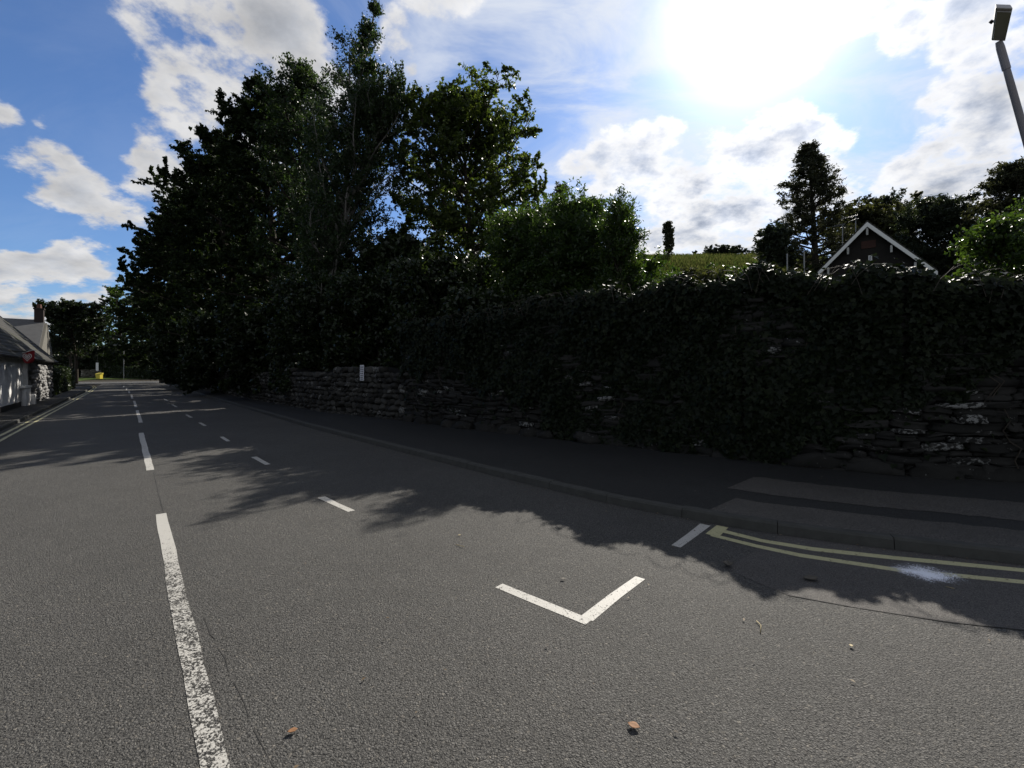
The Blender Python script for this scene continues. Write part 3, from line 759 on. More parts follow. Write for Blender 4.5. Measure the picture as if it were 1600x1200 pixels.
# birch
tree('birch_tree', 492, 22.5, 8, 156, birchy, L_BIRCH, M_BIRCHBARK, 'tall thin-leaved birch with a bent top, highest of all', group=GT, t0=.16, n1=72, n2=15, n3=8, leaf=.135, per=7, elev=(45, 72), up=.06, seed=21, lean=(2.9, .6), spread=.30, twig_wood=True, stems=3, flat=0)
tree('broadleaf_tree', 478, 27, 95, 130, full, L_BIRCH, M_BARK, 'grey-green tree just behind the birch, between it and the black-green trees', group=GT, t0=.06, n1=60, n2=13, n3=8, leaf=.17, per=8, elev=(20, 66), up=.05, seed=22, spread=.3, twig_wood=True)
# beech
tree('beech_tree', 734, 26, 112, 214, lambda t: float(np.interp(t, [0, .2, .5, .8, 1], [.55, .95, 1.05, .8, .3])), L_BEECH, M_BARK, 'round open-crowned tree with yellowing green leaves, right of the birch', group=GT, t0=.12, n1=84, n2=15, n3=8, leaf=.21, per=9, elev=(8, 62), up=.03, seed=31, spread=.30, twig_wood=True, flat=.5)
# shrubs behind the ivy wall
GS = 'shrubs behind the roadside wall'
tree('ash_shrub', 838, 17.5, 318, 150, mound, L_ASH, M_BARK, 'bright green bushy shrub under the round tree', 'shrub', GS, t0=.04, n1=60, n2=12, n3=8, leaf=.15, per=8, elev=(15, 70), up=.03, seed=41, stems=2, asp=.4, axis_w=.5)
tree('ash_shrub', 915, 15.5, 302, 150, mound, L_ASH, M_BARK, 'tall bright green shrub in the middle of the clump over the ivy', 'shrub', GS, t0=.04, n1=60, n2=12, n3=8, leaf=.14, per=8, elev=(15, 70), up=.03, seed=42, stems=2, asp=.4, axis_w=.5)
tree('ash_shrub', 968, 13.2, 300, 80, lambda t: float(np.interp(t, [0, .3, .6, .8, 1], [1.1, 1.1, .8, .55, .35])), L_FRESH, M_BARK, 'feathery shrub with open pale sprays at the right of the clump', 'shrub', GS, t0=.06, n1=26, n2=9, n3=6, leaf=.12, per=8, elev=(20, 75), up=.06, seed=43, stems=3, asp=.33, axis_w=.6, twig_wood=True)
tree('ash_shrub', 1008, 14.5, 392, 90, mound, L_FRESH, M_BARK, 'low yellow-green shrub where the clump meets the hillside grass', 'shrub', GS, t0=.05, n1=22, n2=8, n3=6, leaf=.12, per=7, elev=(10, 70), seed=44, asp=.5)
tree('yew_shrub', 878, 21, 288, 60, full, L_OLIVE, M_BARK, 'brownish pointed shrub showing behind the bright green clump', 'shrub', GS, t0=.1, n1=28, n2=8, n3=5, leaf=.14, per=7, elev=(15, 70), seed=45)
# undergrowth, dark, along the low wall
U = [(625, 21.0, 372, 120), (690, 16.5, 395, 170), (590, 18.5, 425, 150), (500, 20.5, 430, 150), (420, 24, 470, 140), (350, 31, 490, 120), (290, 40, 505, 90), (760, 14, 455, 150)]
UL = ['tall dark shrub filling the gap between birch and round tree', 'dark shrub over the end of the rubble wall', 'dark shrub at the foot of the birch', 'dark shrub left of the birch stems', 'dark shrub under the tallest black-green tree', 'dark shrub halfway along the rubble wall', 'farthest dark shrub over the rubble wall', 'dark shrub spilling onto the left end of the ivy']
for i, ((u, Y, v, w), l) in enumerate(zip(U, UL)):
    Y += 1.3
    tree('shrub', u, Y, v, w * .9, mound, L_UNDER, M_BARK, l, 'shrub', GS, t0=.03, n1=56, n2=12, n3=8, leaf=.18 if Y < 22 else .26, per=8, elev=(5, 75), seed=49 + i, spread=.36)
# trees up the hill on the right
GH = 'trees round the gabled house'
tree('conifer_tree', 1268, 36, 226, 175, cone, L_CONIF, M_BARK, 'tall pointed conifer rising left of the gable', group=GH, t0=.06, n1=110, n2=12, n3=7, leaf=.26, per=8, elev=(-8, 45), up=.04, seed=61, asp=.3, axis_w=.7, spread=.25)
tree('yew_tree', 1212, 33, 352, 72, mound, L_YEW, M_BARK, 'low dark rounded tree left of the conifer', group=GH, t0=.06, n1=48, n2=11, n3=7, leaf=.26, per=8, elev=(5, 70), seed=62, asp=.4)
tree('broadleaf_tree', 1362, 44, 306, 130, ball, L_OLIVE, M_BARK, 'olive round-topped tree behind the gable apex', group=GH, t0=.2, n1=60, n2=13, n3=7, leaf=.28, per=9, elev=(10, 75), seed=63)
tree('pine_tree', 1378, 52, 296, 60, lambda t: .3 if t < .6 else float(np.interp(t, [.6, .8, 1], [.5, 1, .6])), L_YEW, M_BARK, 'dark flat-topped pine showing over the olive tree', group=GH, t0=.5, n1=30, n2=9, n3=6, leaf=.24, per=8, elev=(0, 50), seed=64)
tree('yew_tree', 1462, 36, 306, 105, full, L_YEW, M_BARK, 'broad black yew right of the gable', group=GH, t0=.06, n1=70, n2=13, n3=7, leaf=.28, per=8, elev=(20, 68), up=.05, seed=65, asp=.35, axis_w=.6)
tree('yew_tree', 1512, 39, 345, 70, full, L_YEW, M_BARK, 'smaller ragged yew between the broad one and the right-hand conifer', group=GH, t0=.06, n1=48, n2=11, n3=7, leaf=.28, per=8, elev=(10, 65), seed=66, asp=.35, axis_w=.6)
tree('conifer_tree', 1578, 30, 252, 120, lambda t: float(np.interp(t, [0, .4, .75, 1], [1, .8, .5, .12])), L_CONIF, M_BARK, 'dark conifer at the right under the street lamp', group=GH, t0=.06, n1=90, n2=12, n3=7, leaf=.24, per=8, elev=(5, 60), up=.05, seed=67, asp=.35, axis_w=.6)
tree('broadleaf_shrub', 1560, 11.5, 335, 120, full, L_FRESH, M_BARK, 'fresh green leafy shrub rising over the ivy at the right', 'shrub', GS, t0=.1, n1=34, n2=10, n3=6, leaf=.11, per=6, elev=(25, 75), seed=68, flat=.4, twig_wood=True)
tree('broadleaf_tree', 1640, 22, 290, 110, full, L_FRESH, M_BARK, 'green tree cut by the right edge of the picture', group=GH, t0=.1, n1=34, n2=9, n3=6, leaf=.15, per=7, elev=(10, 70), seed=69)
# on the ridge
tree('poplar_tree', 1044, 74, 346, 15, slim, L_CONIF, M_BARK, 'lone slim columnar tree on the hill ridge', t0=.08, n1=40, n2=6, n3=4, leaf=.3, per=7, elev=(72, 85), seed=71, spread=.3, trunk_r=.16)
GR = 'bushes on the hill ridge'
for i, (u, v, w, l) in enumerate(((1128, 383, 54, 'rounded dark bush, larger of the pair on the ridge'), (1100, 393, 40, 'lower dark bush left of the larger one on the ridge'), (1182, 392, 50, 'dark ridge bush beside the low dark tree'))):
    tree('bush', u, 80, v, w, mound, L_YEW, M_BARK, l, 'bush', GR, t0=.05, n1=26, n2=8, n3=5, leaf=.45, per=6, elev=(5, 70), seed=80 + i)
# rough growth on the slope just over the wall
GB = 'low bramble clumps on the slope'
for i, (u, Y, v, w) in enumerate(((1045, 19, 428, 70), (1105, 24, 420, 90), (1165, 27, 414, 90), (1075, 36, 418, 80), (1135, 45, 413, 80), (1215, 24, 418, 60))):
    tree('bramble_clump', u, Y, v, w, mound, L_FRESH if i % 2 == 0 else L_OLIVE, M_BARK, 'low yellow-green bramble clump on the grassy slope above the ivy', 'bramble', GB, t0=.03, n1=22, n2=7, n3=5, leaf=.16 + Y * .003, per=6, elev=(5, 60), seed=90 + i, trunk_name='branches')
# left end of the street
GL = 'trees at the end of the street'
tree('broadleaf_tree', 116, 62, 470, 74, ball, L_UNDER, M_BARK, 'round dark tree behind the whitewashed cottage', group=GL, t0=.34, n1=44, n2=12, n3=7, leaf=.32, per=8, elev=(0, 75), seed=101, z=0)
tree('broadleaf_tree', 108, 82, 486, 70, full, L_UNDER, M_BARK, 'dark tree right of the round one at the street end', group=GL, t0=.32, n1=36, n2=10, n3=7, leaf=.4, per=7, elev=(0, 65), seed=102, z=0)
tree('broadleaf_tree', 188, 122, 448, 70, full, L_FRESH, M_BARK, 'lighter green tree beyond the junction', group=GL, t0=.08, n1=38, n2=10, n3=7, leaf=.55, per=7, elev=(5, 65), seed=103, z=0)
for i, (u, Y, v, w, l) in enumerate(((120, 128, 498, 80, 'dark tree far left beyond the junction'), (158, 134, 490, 70, 'dark tree straight over the grit bin'), (222, 118, 462, 80, 'dark tree behind the thin lamp post at the junction'), (260, 108, 455, 90, 'dark tree where the road bends out of sight'))):
    tree('broadleaf_tree', u, Y, v, w, full, L_UNDER, M_BARK, l, 'tree', GL, t0=.03, n1=36, n2=10, n3=7, leaf=.6, per=7, elev=(0, 65), seed=110 + i, z=0)

def hedge(name, a, b, w, h, leafm, label, leaf=.12, dens=500, seed=1):
    global rng
    rng = np.random.default_rng(seed); d = (b - a); L = d.length; d.normalize(); q = Vector((-d.y, d.x, 0))
    N = int(dens * (L * (2 * h + w)))
    t = rng.uniform(0, L, N); r = rng.uniform(0, 2 * h + w, N); hh = h * (1 + .06 * np.sin(t * 1.7) + .05 * np.sin(t * 4.1))
    side = np.where(r < h, -w / 2, np.where(r < 2 * h, w / 2, r - 2 * h - w / 2)); z = np.where(r < h, r, np.where(r < 2 * h, r - h, h)) * hh / h
    jit = rng.normal(0, .06, (N, 3)); A, D, Qv = np.array(a), np.array(d), np.array(q)
    C = A + np.outer(t, D) + np.outer(side, Qv) + np.outer(z, (0, 0, 1)) + jit
    V, Qd = leaf_quads(C, leaf * rng.uniform(.7, 1.2, N), .55)
    root = empty(name, a, label, 'hedge')
    core = MB(); e = w / 2 - .06
    core.box((a + b) / 2 + Vector((0, 0, h / 2 - .05)), L / 2 - .05, e, h / 2 - .05, (d, q, Vector((0, 0, 1))))
    adopt(root, npmesh('foliage', V, Qd, leafm), core.build('branches', M_SOIL))
hedge('hedge', sn(40.5, -4.2), sn(58, -4.3), 1.0, 1.75, L_UNDER, 'clipped dark hedge beyond the cottage on the left pavement', .16, 260, 5)
hedge('hedge', at(178, 581, 118) * 1.0 + Vector((0, 0, -1.6)), at(262, 581, 96) + Vector((0, 0, -1.6)), 1.6, 2.6, L_UNDER, 'dark hedge across the junction, right of the grit bin', .4, 60, 6)
hedge('hedge', at(60, 581, 138) + Vector((0, 0, -1.6)), at(320, 581, 112) + Vector((0, 0, -1.6)), 2.0, 8.0, L_UNDER, 'tall dark thicket closing the view beyond the junction', .7, 22, 8)
hedge('hedge', sn(68, 6.2), sn(80, 9.0), 1.4, 2.2, L_UNDER, 'dark hedge continuing the rubble wall to the junction', .3, 90, 7)

# ------------------------------------------------------------------ far junction
gv = MB(); P_ = [gnd(118, 595.5), gnd(150, 593), gnd(196, 593), gnd(236, 592.2), gnd(236, 590), gnd(100, 590)]
gv.poly([Vector((p.x, p.y, .05)) for p in P_]); 
tag(gv.build('verge', simple('verge_grass', (0.09, 0.13, 0.025), .9, .1, .3, .5)), kind='structure')
b = gnd(155, 592.3); wv = 5.5 / F * b.y; hv = 8.5 / F * b.y
bin_ = empty('grit_bin', b, 'small bright yellow grit bin on the verge at the junction', 'grit bin')
MY = simple('yellow_plastic', (0.62, 0.50, 0.06), .5, .4, .1)
mb = MB(); a_ = .9
mb.prism([b + Vector((-.42, -.35, .05)), b + Vector((.42, -.35, .05)), b + Vector((.5, -.42, 1.0)), b + Vector((-.5, -.42, 1.0))], (0, .8, 0))
lid = MB(); lid.prism([b + Vector((-.54, -.48, 1.0)), b + Vector((-.54, .45, 1.0)), b + Vector((-.54, .45, 1.4)), b + Vector((-.54, -.48, 1.12))], (1.08, 0, 0))
adopt(bin_, mb.build('body', MY, bevel=.03), lid.build('lid', MY, bevel=.03))
M_GALV = simple('galvanised_steel', (0.22, 0.22, 0.215), .5, .5, .15, 5, 0, .3)
M_POLE = simple('dark_pole', (0.09, 0.085, 0.08), .8, .2)
M_WHITEP = simple('white_paint', (0.72, 0.72, 0.70), .5, .3, .05)
def junction_post(u, v0, v1, Y, r, label, name, cat, m, extra=None):
    p0 = at(u, v0, Y); p0.z = 0.0; p1 = at(u, v1, Y); e = empty(name, p0, label, cat)
    mb = MB(); mb.tube([p0 - Vector((0, 0, .1)), p0.lerp(p1, .5), p1], [r, r * .9, r * .7], 10)
    cap = MB(); cap.tube([p1, p1 + Vector((0, 0, .06))], [r * .95, r * .4], 10)
    kids = [mb.build('post', m, smooth=False), cap.build('cap', m)]
    if extra: kids += extra(p0, p1)
    adopt(e, *kids); return e
def lantern(p0, p1):
    mb = MB(); mb.tube([p1 + Vector((0, 0, .03)), p1 + Vector((-.5, -.3, .18)), p1 + Vector((-.9, -.55, .2))], .05, 8)
    hd = MB(); c = p1 + Vector((-1.2, -.75, .2)); hd.box(c, .38, .14, .07); return [mb.build('bracket', M_GALV), hd.build('lamp_head', M_GALV, bevel=.04)]
junction_post(193.5, 592, 541, 100, .10, 'grey lamp post standing at the junction beyond the road end', 'lamp_post', 'lamp post', M_GALV, lantern)
def coll(p0, p1):
    mb = MB(); mb.tube([p0, p0 + Vector((0, 0, .9))], [.085, .085], 10); return [mb.build('base', M_POLE)]
junction_post(266.5, 604, 522, 50, .065, 'slim dark lamp post in the shade on the right kerb', 'lamp_post', 'lamp post', simple('grey_post', (0.10, 0.10, 0.098), .6, .3), coll)
def sgn(p0, p1):
    mb = MB(); mb.box(p0.lerp(p1, .72) + Vector((0, -.1, 0)), .32, .02, 1.0); mb2 = MB(); mb2.tube([p1, p1 + Vector((0, 0, 1.6))], [.05, .04], 8)
    return [mb.build('sign_panel', M_WHITEP, bevel=.01), mb2.build('mast', M_POLE)]
junction_post(152.5, 590, 566, 112, .07, 'white direction sign on a thin pole behind the grit bin', 'direction_sign', 'sign', M_POLE, sgn)
fw = Path([at(128, 581, 122) * 1 + Vector((0, 0, -1.6)), at(164, 581, 126) + Vector((0, 0, -1.6))])
fw_e = empty('stone_wall', fw.p[0], 'pale stone wall across the junction behind the grit bin', 'wall')
random.seed(3); V, Q = stones(fw, lambda t: 2.2, .3, .45, .5, 1.0, .5, .15)
adopt(fw_e, npmesh('stone_face', V, Q, stone_mat('pale_stone', (.16, .15, .12), (.32, .30, .25), .3), smooth=True), wall_core(fw, lambda t: 2.1).build('wall_core', M_MORTAR))  # paler stone than the roadside walls

# ------------------------------------------------------------------ whitewashed cottage on the left
def slate_mat():
    m, t, out = mat('mossy_slate'); P = t.n('ShaderNodeTexCoord').outputs['Object']
    br = t.n('ShaderNodeTexBrick'); t.put(br.inputs['Vector'], P); br.inputs['Scale'].default_value = 1.0
    n = t.noise(P, 2.5, 6, .65)
    col = t.mix(n, (.02, .02, .019, 1), (.06, .057, .05, 1)); col = t.mix(t.ss(t.noise(P, 1.1, 5), .5, .68), col, (.045, .048, .025, 1))
    w = t.n('ShaderNodeTexWave', bands_direction='Z'); t.put(w.inputs['Vector'], P); w.inputs['Scale'].default_value = 1.6; w.inputs['Distortion'].default_value = 1.2; w.inputs['Detail'].default_value = 3
    col = t.mix(t.m('MULTIPLY', t.ss(w.outputs['Fac'], .2, 0), .6), col, (.02, .02, .018, 1))
    t.t.links.new(principled(t, col, .8, .25, bump(t, t.m('ADD', w.outputs['Fac'], n), .6, .04)), out.inputs[0]); return m
M_SLATE = slate_mat()
def whitewash():
    m, t, out = mat('whitewash'); P = wpos(t); n = t.noise(P, 1.3, 6, .65)
    col = t.mix(t.ss(n, .42, .7), (.72, .71, .69, 1), (.50, .49, .46, 1))
    t.t.links.new(principled(t, col, .85, .2, bump(t, t.noise(P, 9, 5, .6), .5, .02)), out.inputs[0]); return m
M_WW = whitewash(); M_WWSTONE = stone_mat('whitewashed_stone', (.20, .197, .193), (.34, .333, .326), .2, (.42, .42, .41))
M_DARKW = simple('dark_timber', (.02, .02, .02), .6, .3); 
def glassm():
    m, t, out = mat('window_glass'); t.t.links.new(principled(t, (.03, .04, .05), .08, .6), out.inputs[0]); return m
M_GLASS = glassm()
def cottage():
    e = empty('cottage', sn(31, -3.6), 'low whitewashed cottage with a mossy slate roof on the left pavement', 'cottage')
    ez, rz, nr, nf = 2.45, 6.2, -7.0, -3.6; s0, s1 = 12, 39
    up = Vector((0, 0, 1)); D_ = sn(1, 0); N_ = sn(0, 1)
    # front wall with openings: rendered part, window recess, doorway, stone part
    w = MB()
    def slab(a, b, z0, z1, n0=nf, th=.45): w.box((sn(a, n0 - th / 2) + sn(b, n0 - th / 2)) / 2 + up * ((z0 + z1) / 2), abs(b - a) / 2, th / 2, (z1 - z0) / 2, (D_, N_, up))
    slab(s0, 29.2, .3, ez); slab(29.2, 30.6, .3, .95); slab(29.2, 30.6, 2.1, ez); slab(30.6, 31.1, 0, ez); slab(31.1, 32.2, 2.15, ez)
    wall = w.build('wall', M_WW)
    pl_ = MB(); pl_.box((sn(s0, nf - .2) + sn(30.6, nf - .2)) / 2 + up * .15, (30.6 - s0) / 2, .22, .15, (D_, N_, up)); plinth = pl_.build('plinth', M_DARKW)
    st = Path([sn(39, nf), sn(32.2, nf)]); random.seed(9)
    V, Q = stones(st, lambda t: ez, .12, .2, .25, .6, .5, .10, zbase=.0, tilt=.06); stone = npmesh('stone_front', V, Q, M_WWSTONE, smooth=True)
    gb = MB(); gb.prism([sn(38.97, nf - .05, 0), sn(38.97, -10.4, 0), sn(38.97, -10.4, ez), sn(38.97, nr, rz - .1), sn(38.97, nf - .05, ez)], sn(-.4, 0))
    gb.box((sn(32.2, nf - .25) + sn(38.6, nf - .25)) / 2 + up * (ez / 2), 3.2, .2, ez / 2 - .01, (D_, N_, up))
    gbf = MB(); gbf.prism([sn(12.4, nf - .05, 0), sn(12.4, -10.4, 0), sn(12.4, -10.4, ez), sn(12.4, nr, rz - .1), sn(12.4, nf - .05, ez)], sn(-.4, 0))
    gable = gb.build('gable_wall', M_WWSTONE); gb2 = gbf.build('gable_wall', M_WWSTONE)
    rf = MB(); o = .28
    for sg, n0 in ((1, nf + o), (-1, -10.4 - o)):
        a = sn(s0 - .2, n0, ez - .3); b_ = sn(s1 + .25, n0, ez - .3); c = sn(s1 + .25, nr, rz); d = sn(s0 - .2, nr, rz)
        rf.prism([a, b_, c, d], (0, 0, .12))
    roof = rf.build('roof', M_SLATE)
    wf = MB(); zc = (.95 + 2.1) / 2
    for a in (29.25, 29.9, 30.55): wf.box(sn(a, nf - .16, zc), .04, .05, .57, (D_, N_, up))
    for z in (.99, 1.52, 2.06): wf.box((sn(29.2, nf - .16, z) + sn(30.6, nf - .16, z)) / 2, .7, .045, .035, (D_, N_, up))
    wframe = wf.build('window', M_WHITEP)
    pg = MB(); pg.box(sn(29.9, nf - .22, zc), .68, .01, .56, (D_, N_, up)); pane = pg.build('pane', M_GLASS)
    sl = MB(); sl.box(sn(29.9, nf + .02, .93), .85, .16, .05, (D_, N_, up)); sill = sl.build('sill', M_WHITEP)
    but = MB(); but.prism([sn(30.62, nf, 0), sn(31.08, nf, 0), sn(31.08, nf + .28, 0), sn(30.62, nf + .28, 0)], (0, 0, .55)); but.prism([sn(29.2, nf + .005, 0), sn(30.6, nf + .005, 0), sn(30.6, nf + .16, 0), sn(29.2, nf + .16, 0)], (0, 0, .87)); buttress = but.build('wall_foot', M_WW, bevel=.05)
    dr = MB(); dr.box(sn(31.65, nf - .3, 1.05), .54, .03, 1.08, (D_, N_, up)); door = dr.build('door', M_DARKW)
    dp = MB(); dp.tube([sn(39.05, nf + .1, 0), sn(39.05, nf + .1, ez - .15)], .05, 8); pipe = dp.build('drainpipe', M_DARKW)
    gt = MB(); gt.tube([sn(s0, nf + o + .03, ez - .27), sn(s1 + .2, nf + o + .03, ez - .27)], .06, 8); gut = gt.build('gutter', M_DARKW)
    adopt(e, wall, plinth, stone, gable, gb2, roof, wframe, buttress, door, pipe, gut)
    for k in (pane, sill): k.data.transform(Matrix.Translation(-e.location)); k.parent = wframe
cottage()
def shop_sign():
    MRED = simple('red_sign', (0.24, 0.02, 0.024), .5, .3, .1); c = at(43, 557, 17.6)
    e = empty('shop_sign', c, 'red hanging sign with a white double heart on the cottage wall', 'sign')
    y = Vector((0, 1, 0)); w, h = .175, .25
    P_ = [c + Vector((-w * 1.05, 0, h * .45)), c + Vector((-w * 1.1, 0, -h * .1))] + [c + Vector((w * 1.1 * math.cos(a_), 0, -h * .25 + h * .8 * math.sin(a_))) for a_ in np.linspace(math.pi * 1.05, math.pi * 1.95, 12)] + [c + Vector((w * 1.1, 0, -h * .1)), c + Vector((w * 1.2, 0, h * .9))]
    b = MB(); b.prism(P_, (0, .07, 0))
    panel = b.build('panel', MRED)
    tr = MB(); tr.prism([c + Vector((-w * 1.15, -.01, h * .50)), c + Vector((w * 1.3, -.01, h * .93)), c + Vector((w * 1.3, -.01, h * 1.03)), c + Vector((-w * 1.15, -.01, h * .62))], (0, .09, 0)); trim = tr.build('trim', M_WHITEP)
    def heart(k, n=40):
        P = []
        for i in range(n):
            a = 2 * math.pi * i / n; x = 16 * math.sin(a) ** 3; z = 13 * math.cos(a) - 5 * math.cos(2 * a) - 2 * math.cos(3 * a) - math.cos(4 * a)
            P.append(c + Vector((x * k, -.012, z * k * .95 - .02)))
        return P
    hm = MB()
    for k in (.0112, .0066, .003):
        o, i_ = heart(k), heart(k - .0021); n = len(o)
        for q in range(n): hm.quad(o[q], o[(q + 1) % n], i_[(q + 1) % n], i_[q])
    logo = hm.build('heart_logo', M_WHITEP)
    br = MB(); q = c + Vector((0, .035, h * .8)); wl = sn(*(lambda s_n: (s_n[0], -3.62))(to_sn(q.x, q.y)), q.z); br.tube([q, wl], .02, 6); arm = br.build('bracket', M_DARKW)
    adopt(e, panel, trim, logo, arm)
shop_sign()
def far_house():
    e = empty('stone_house', sn(52, -6), 'taller slate-roofed stone house with a chimney behind the cottage', 'house')
    rz, ez, nf = 5.6, 3.0, -4.95; s0, s1, sm = 48.5, 55.5, 52.0; M_HS = stone_mat('house_stone', (.10, .095, .085), (.24, .23, .2), .3)
    w = MB(); w.prism([sn(s0, nf, 0), sn(s1, nf, 0), sn(s1, nf, ez), sn(sm, nf, rz - .1), sn(s0, nf, ez)], sn(0, -14)); wall = w.build('wall', M_HS)
    r = MB()
    for sg in (-1, 1):
        a = sm + sg * 3.85; r.prism([sn(sm, nf - .15, rz), sn(sm, nf - 14.2, rz), sn(a, nf - 14.2, ez - .3), sn(a, nf - .15, ez - .3)], (0, 0, .13))
    roof = r.build('roof', simple('grey_slate', (.10, .10, .10), .6, .35, .3, 3))
    up = Vector((0, 0, 1)); c = MB(); c.box(sn(sm, nf - .45, rz + .3), .30, .26, .65, (sn(1, 0), sn(0, 1), up)); c.box(sn(sm, nf - .45, rz + .98), .35, .31, .05, (sn(1, 0), sn(0, 1), up)); ch = c.build('chimney', simple('chimney_brick', (.045, .036, .034), .85, .2))
    p = MB(); p.tube([sn(sm, nf - .45, rz + 1.0), sn(sm, nf - .45, rz + 1.35)], [.16, .13], 10); pot = p.build('chimney_pot', simple('clay_pot', (.12, .06, .045), .8, .2))
    # dormer with a finial
    dn = nf - 2.6; d = MB(); d.prism([sn(s0 - .1, dn - .8, ez - .1), sn(s0 - .1, dn + .8, ez - .1), sn(s0 - .1, dn + .8, 4.0), sn(s0 - .1, dn, 4.95), sn(s0 - .1, dn - .8, 4.0)], sn(2.2, 0)); dorm = d.build('dormer', M_SLATE)
    f = MB(); q = sn(s0 - .05, dn, 4.9); f.tube([q, q + up * .5, q + up * .55, q + up * .7, q + up * 1.9], [.08, .08, .16, .07, .015], 8); fin = f.build('finial', M_DARKW)
    adopt(e, wall, roof, ch, dorm)
    for k, par in ((pot, ch), (fin, dorm)): k.data.transform(Matrix.Translation(-e.location)); k.parent = par
far_house()

# ------------------------------------------------------------------ gabled house over the wall
def gable_house():
    Y = 27.0; ap = at(1355, 351, Y); base = Vector((ap.x, Y, hill_z(ap.x, Y) - .3)); e = empty('gabled_house', base, 'dark stone house end with white bargeboards above the ivy', 'house')
    az = math.atan2(ap.x, ap.y); X = Vector((math.cos(az), -math.sin(az), 0)); D_ = Vector((math.sin(az), math.cos(az), 0)); up = Vector((0, 0, 1))
    hw, hz = 3.02, 3.28; zE = -hz                                # half width and rise of the gable
    def g_(x, d, z): return ap + X * x + D_ * d + up * z
    AX = (X, D_, up); zb = base.z - 1 - ap.z
    w = MB(); w.prism([g_(-hw + .35, 0, zb), g_(hw - .35, 0, zb), g_(hw - .35, 0, zE + .3), g_(0, 0, -.12), g_(-hw + .35, 0, zE + .3)], D_ * 9)
    wall = w.build('wall', stone_mat('gable_stone', (.013, .0115, .011), (.027, .024, .022), .1, (.06, .06, .055)))
    r = MB(); bb = []
    for sg in (-1, 1):
        r.prism([g_(0, -.42, .04), g_(sg * hw, -.42, zE + .04), g_(sg * hw, -.42, zE + .16), g_(0, -.42, .16)], D_ * 9.8)
        b = MB(); b.prism([g_(0, -.45, .05), g_(sg * hw, -.45, zE + .05), g_(sg * hw, -.45, zE - .19), g_(0, -.45, -.22)], D_ * .05); bb.append(b.build('bargeboard', M_WHITEP))
    roof = r.build('roof', M_SLATE)
    M_PUR = simple('weathered_white', (.42, .42, .4), .7, .2); brk = []
    for f in (-.62, -.30, 0, .36, .70):
        br = MB(); p = g_(f * hw, -.19, -abs(f) * hz - .40); br.box(p, .05, .18, .12, AX); br.box(p + D_ * -.12 + up * -.17, .05, .05, .11, AX); brk.append(br.build('purlin_end', M_PUR))
    pn_ = MB(); pn_.box(g_(.06, -.01, -1.18), .34, .03, .22, AX); pan = pn_.build('brick_panel', simple('red_brick', (.05, .026, .022), .85, .2, .4, 8))
    vn = MB(); vn.box(g_(.14, -.02, -2.22), .085, .03, .38, AX); ven = vn.build('slit_window', M_WHITEP)
    vp = MB(); vp.box(g_(.14, -.055, -2.22), .05, .006, .34, AX); vpane = vp.build('pane', simple('pale_glass', (.25, .26, .28), .2, .5, .1))
    adopt(e, wall, roof, *bb, *brk, pan, ven); vpane.data.transform(Matrix.Translation(-base)); vpane.parent = ven
    # aerials
    def aerial(u, v0, v1, Ya, label, booms):
        a, b = at(u, v0, Ya), at(u, v1, Ya); ae = empty('aerial', a, label, 'aerial', 'television aerials on the house roof')
        m_ = MB(); m_.tube([a, b], .028, 6); kids = [m_.build('mast', M_GALV)]
        bm_ = MB()
        for dv, L in booms:
            p = b + up * dv; bm_.tube([p + X * .1, p - X * L], .022, 6)
            for i in range(7):
                q = p - X * (L * (i + .3) / 7); bm_.tube([q + Vector((0, -.28, 0)), q + Vector((0, .28, 0))], .012, 4)
        kids.append(bm_.build('boom', M_GALV)); adopt(ae, *kids)
    aerial(1337, 372, 335, Y + 2, 'taller television aerial just left of the gable apex', ((-.1, .75), (-.35, .2)))
    aerial(1316.5, 390, 350, Y + 2.5, 'shorter television aerial lower on the roof', ((-.05, .45),))
gable_house()
def garden_post(u, v0, v1, Y, label):
    a, b = at(u, v0, Y), at(u, v1, Y); e = empty('garden_post', a, label, 'post'); m_ = MB(); m_.tube([a - Vector((0, 0, 1)), b], .03, 8)
    c_ = MB(); c_.tube([b, b + Vector((0, 0, .05))], [.045, .02], 8); adopt(e, m_.build('post', M_GALV), c_.build('cap', M_GALV))
garden_post(1256.5, 430, 394, 22, 'thin grey post over the ivy left of the gable')
garden_post(1230, 430, 398, 22, 'thin grey post farther left, by the low dark tree')

# ------------------------------------------------------------------ parking plate on the rubble wall
M_INK = simple('dark_ink', (.03, .03, .05), .5, .3)
def plate():
    c = at(565, 582.5, 15.3); s, n = to_sn(c.x, c.y); s_ = s; wn = wall_n(s_)
    q = sn(s, wn - .14, c.z); a = sn(s + .3, wall_n(s + .3)); b = sn(s - .3, wall_n(s - .3)); d = (b - a).normalized(); nr = Vector((-d.y, d.x, 0))
    if nr.dot(Vector((-.4, -.9, 0))) < 0: nr = -nr
    up = Vector((0, 0, 1)); e = empty('parking_plate', q, 'small white parking plate with dark text lines on the rubble wall', 'sign')
    m_ = MB(); m_.box(q, .115, .006, .26, (d, nr, up)); pl2 = m_.build('panel', simple('dull_white', (.62, .63, .66), .45, .4, .05), bevel=.004)
    random.seed(5); tx = []
    for i, z in enumerate((.19, .12, .05, -.02, -.09, -.15, -.21)):
        x = -.08; t_ = MB()
        while x < .07:
            l = random.uniform(.02, .05); l = min(l, .085 - x); t_.box(q + d * (x + l / 2) + up * z + nr * .0066, l / 2, .0012, .016, (d, nr, up)); x += l + .014
        tx.append(t_.build('text_line', M_INK))
    adopt(e, pl2, *tx)
plate()

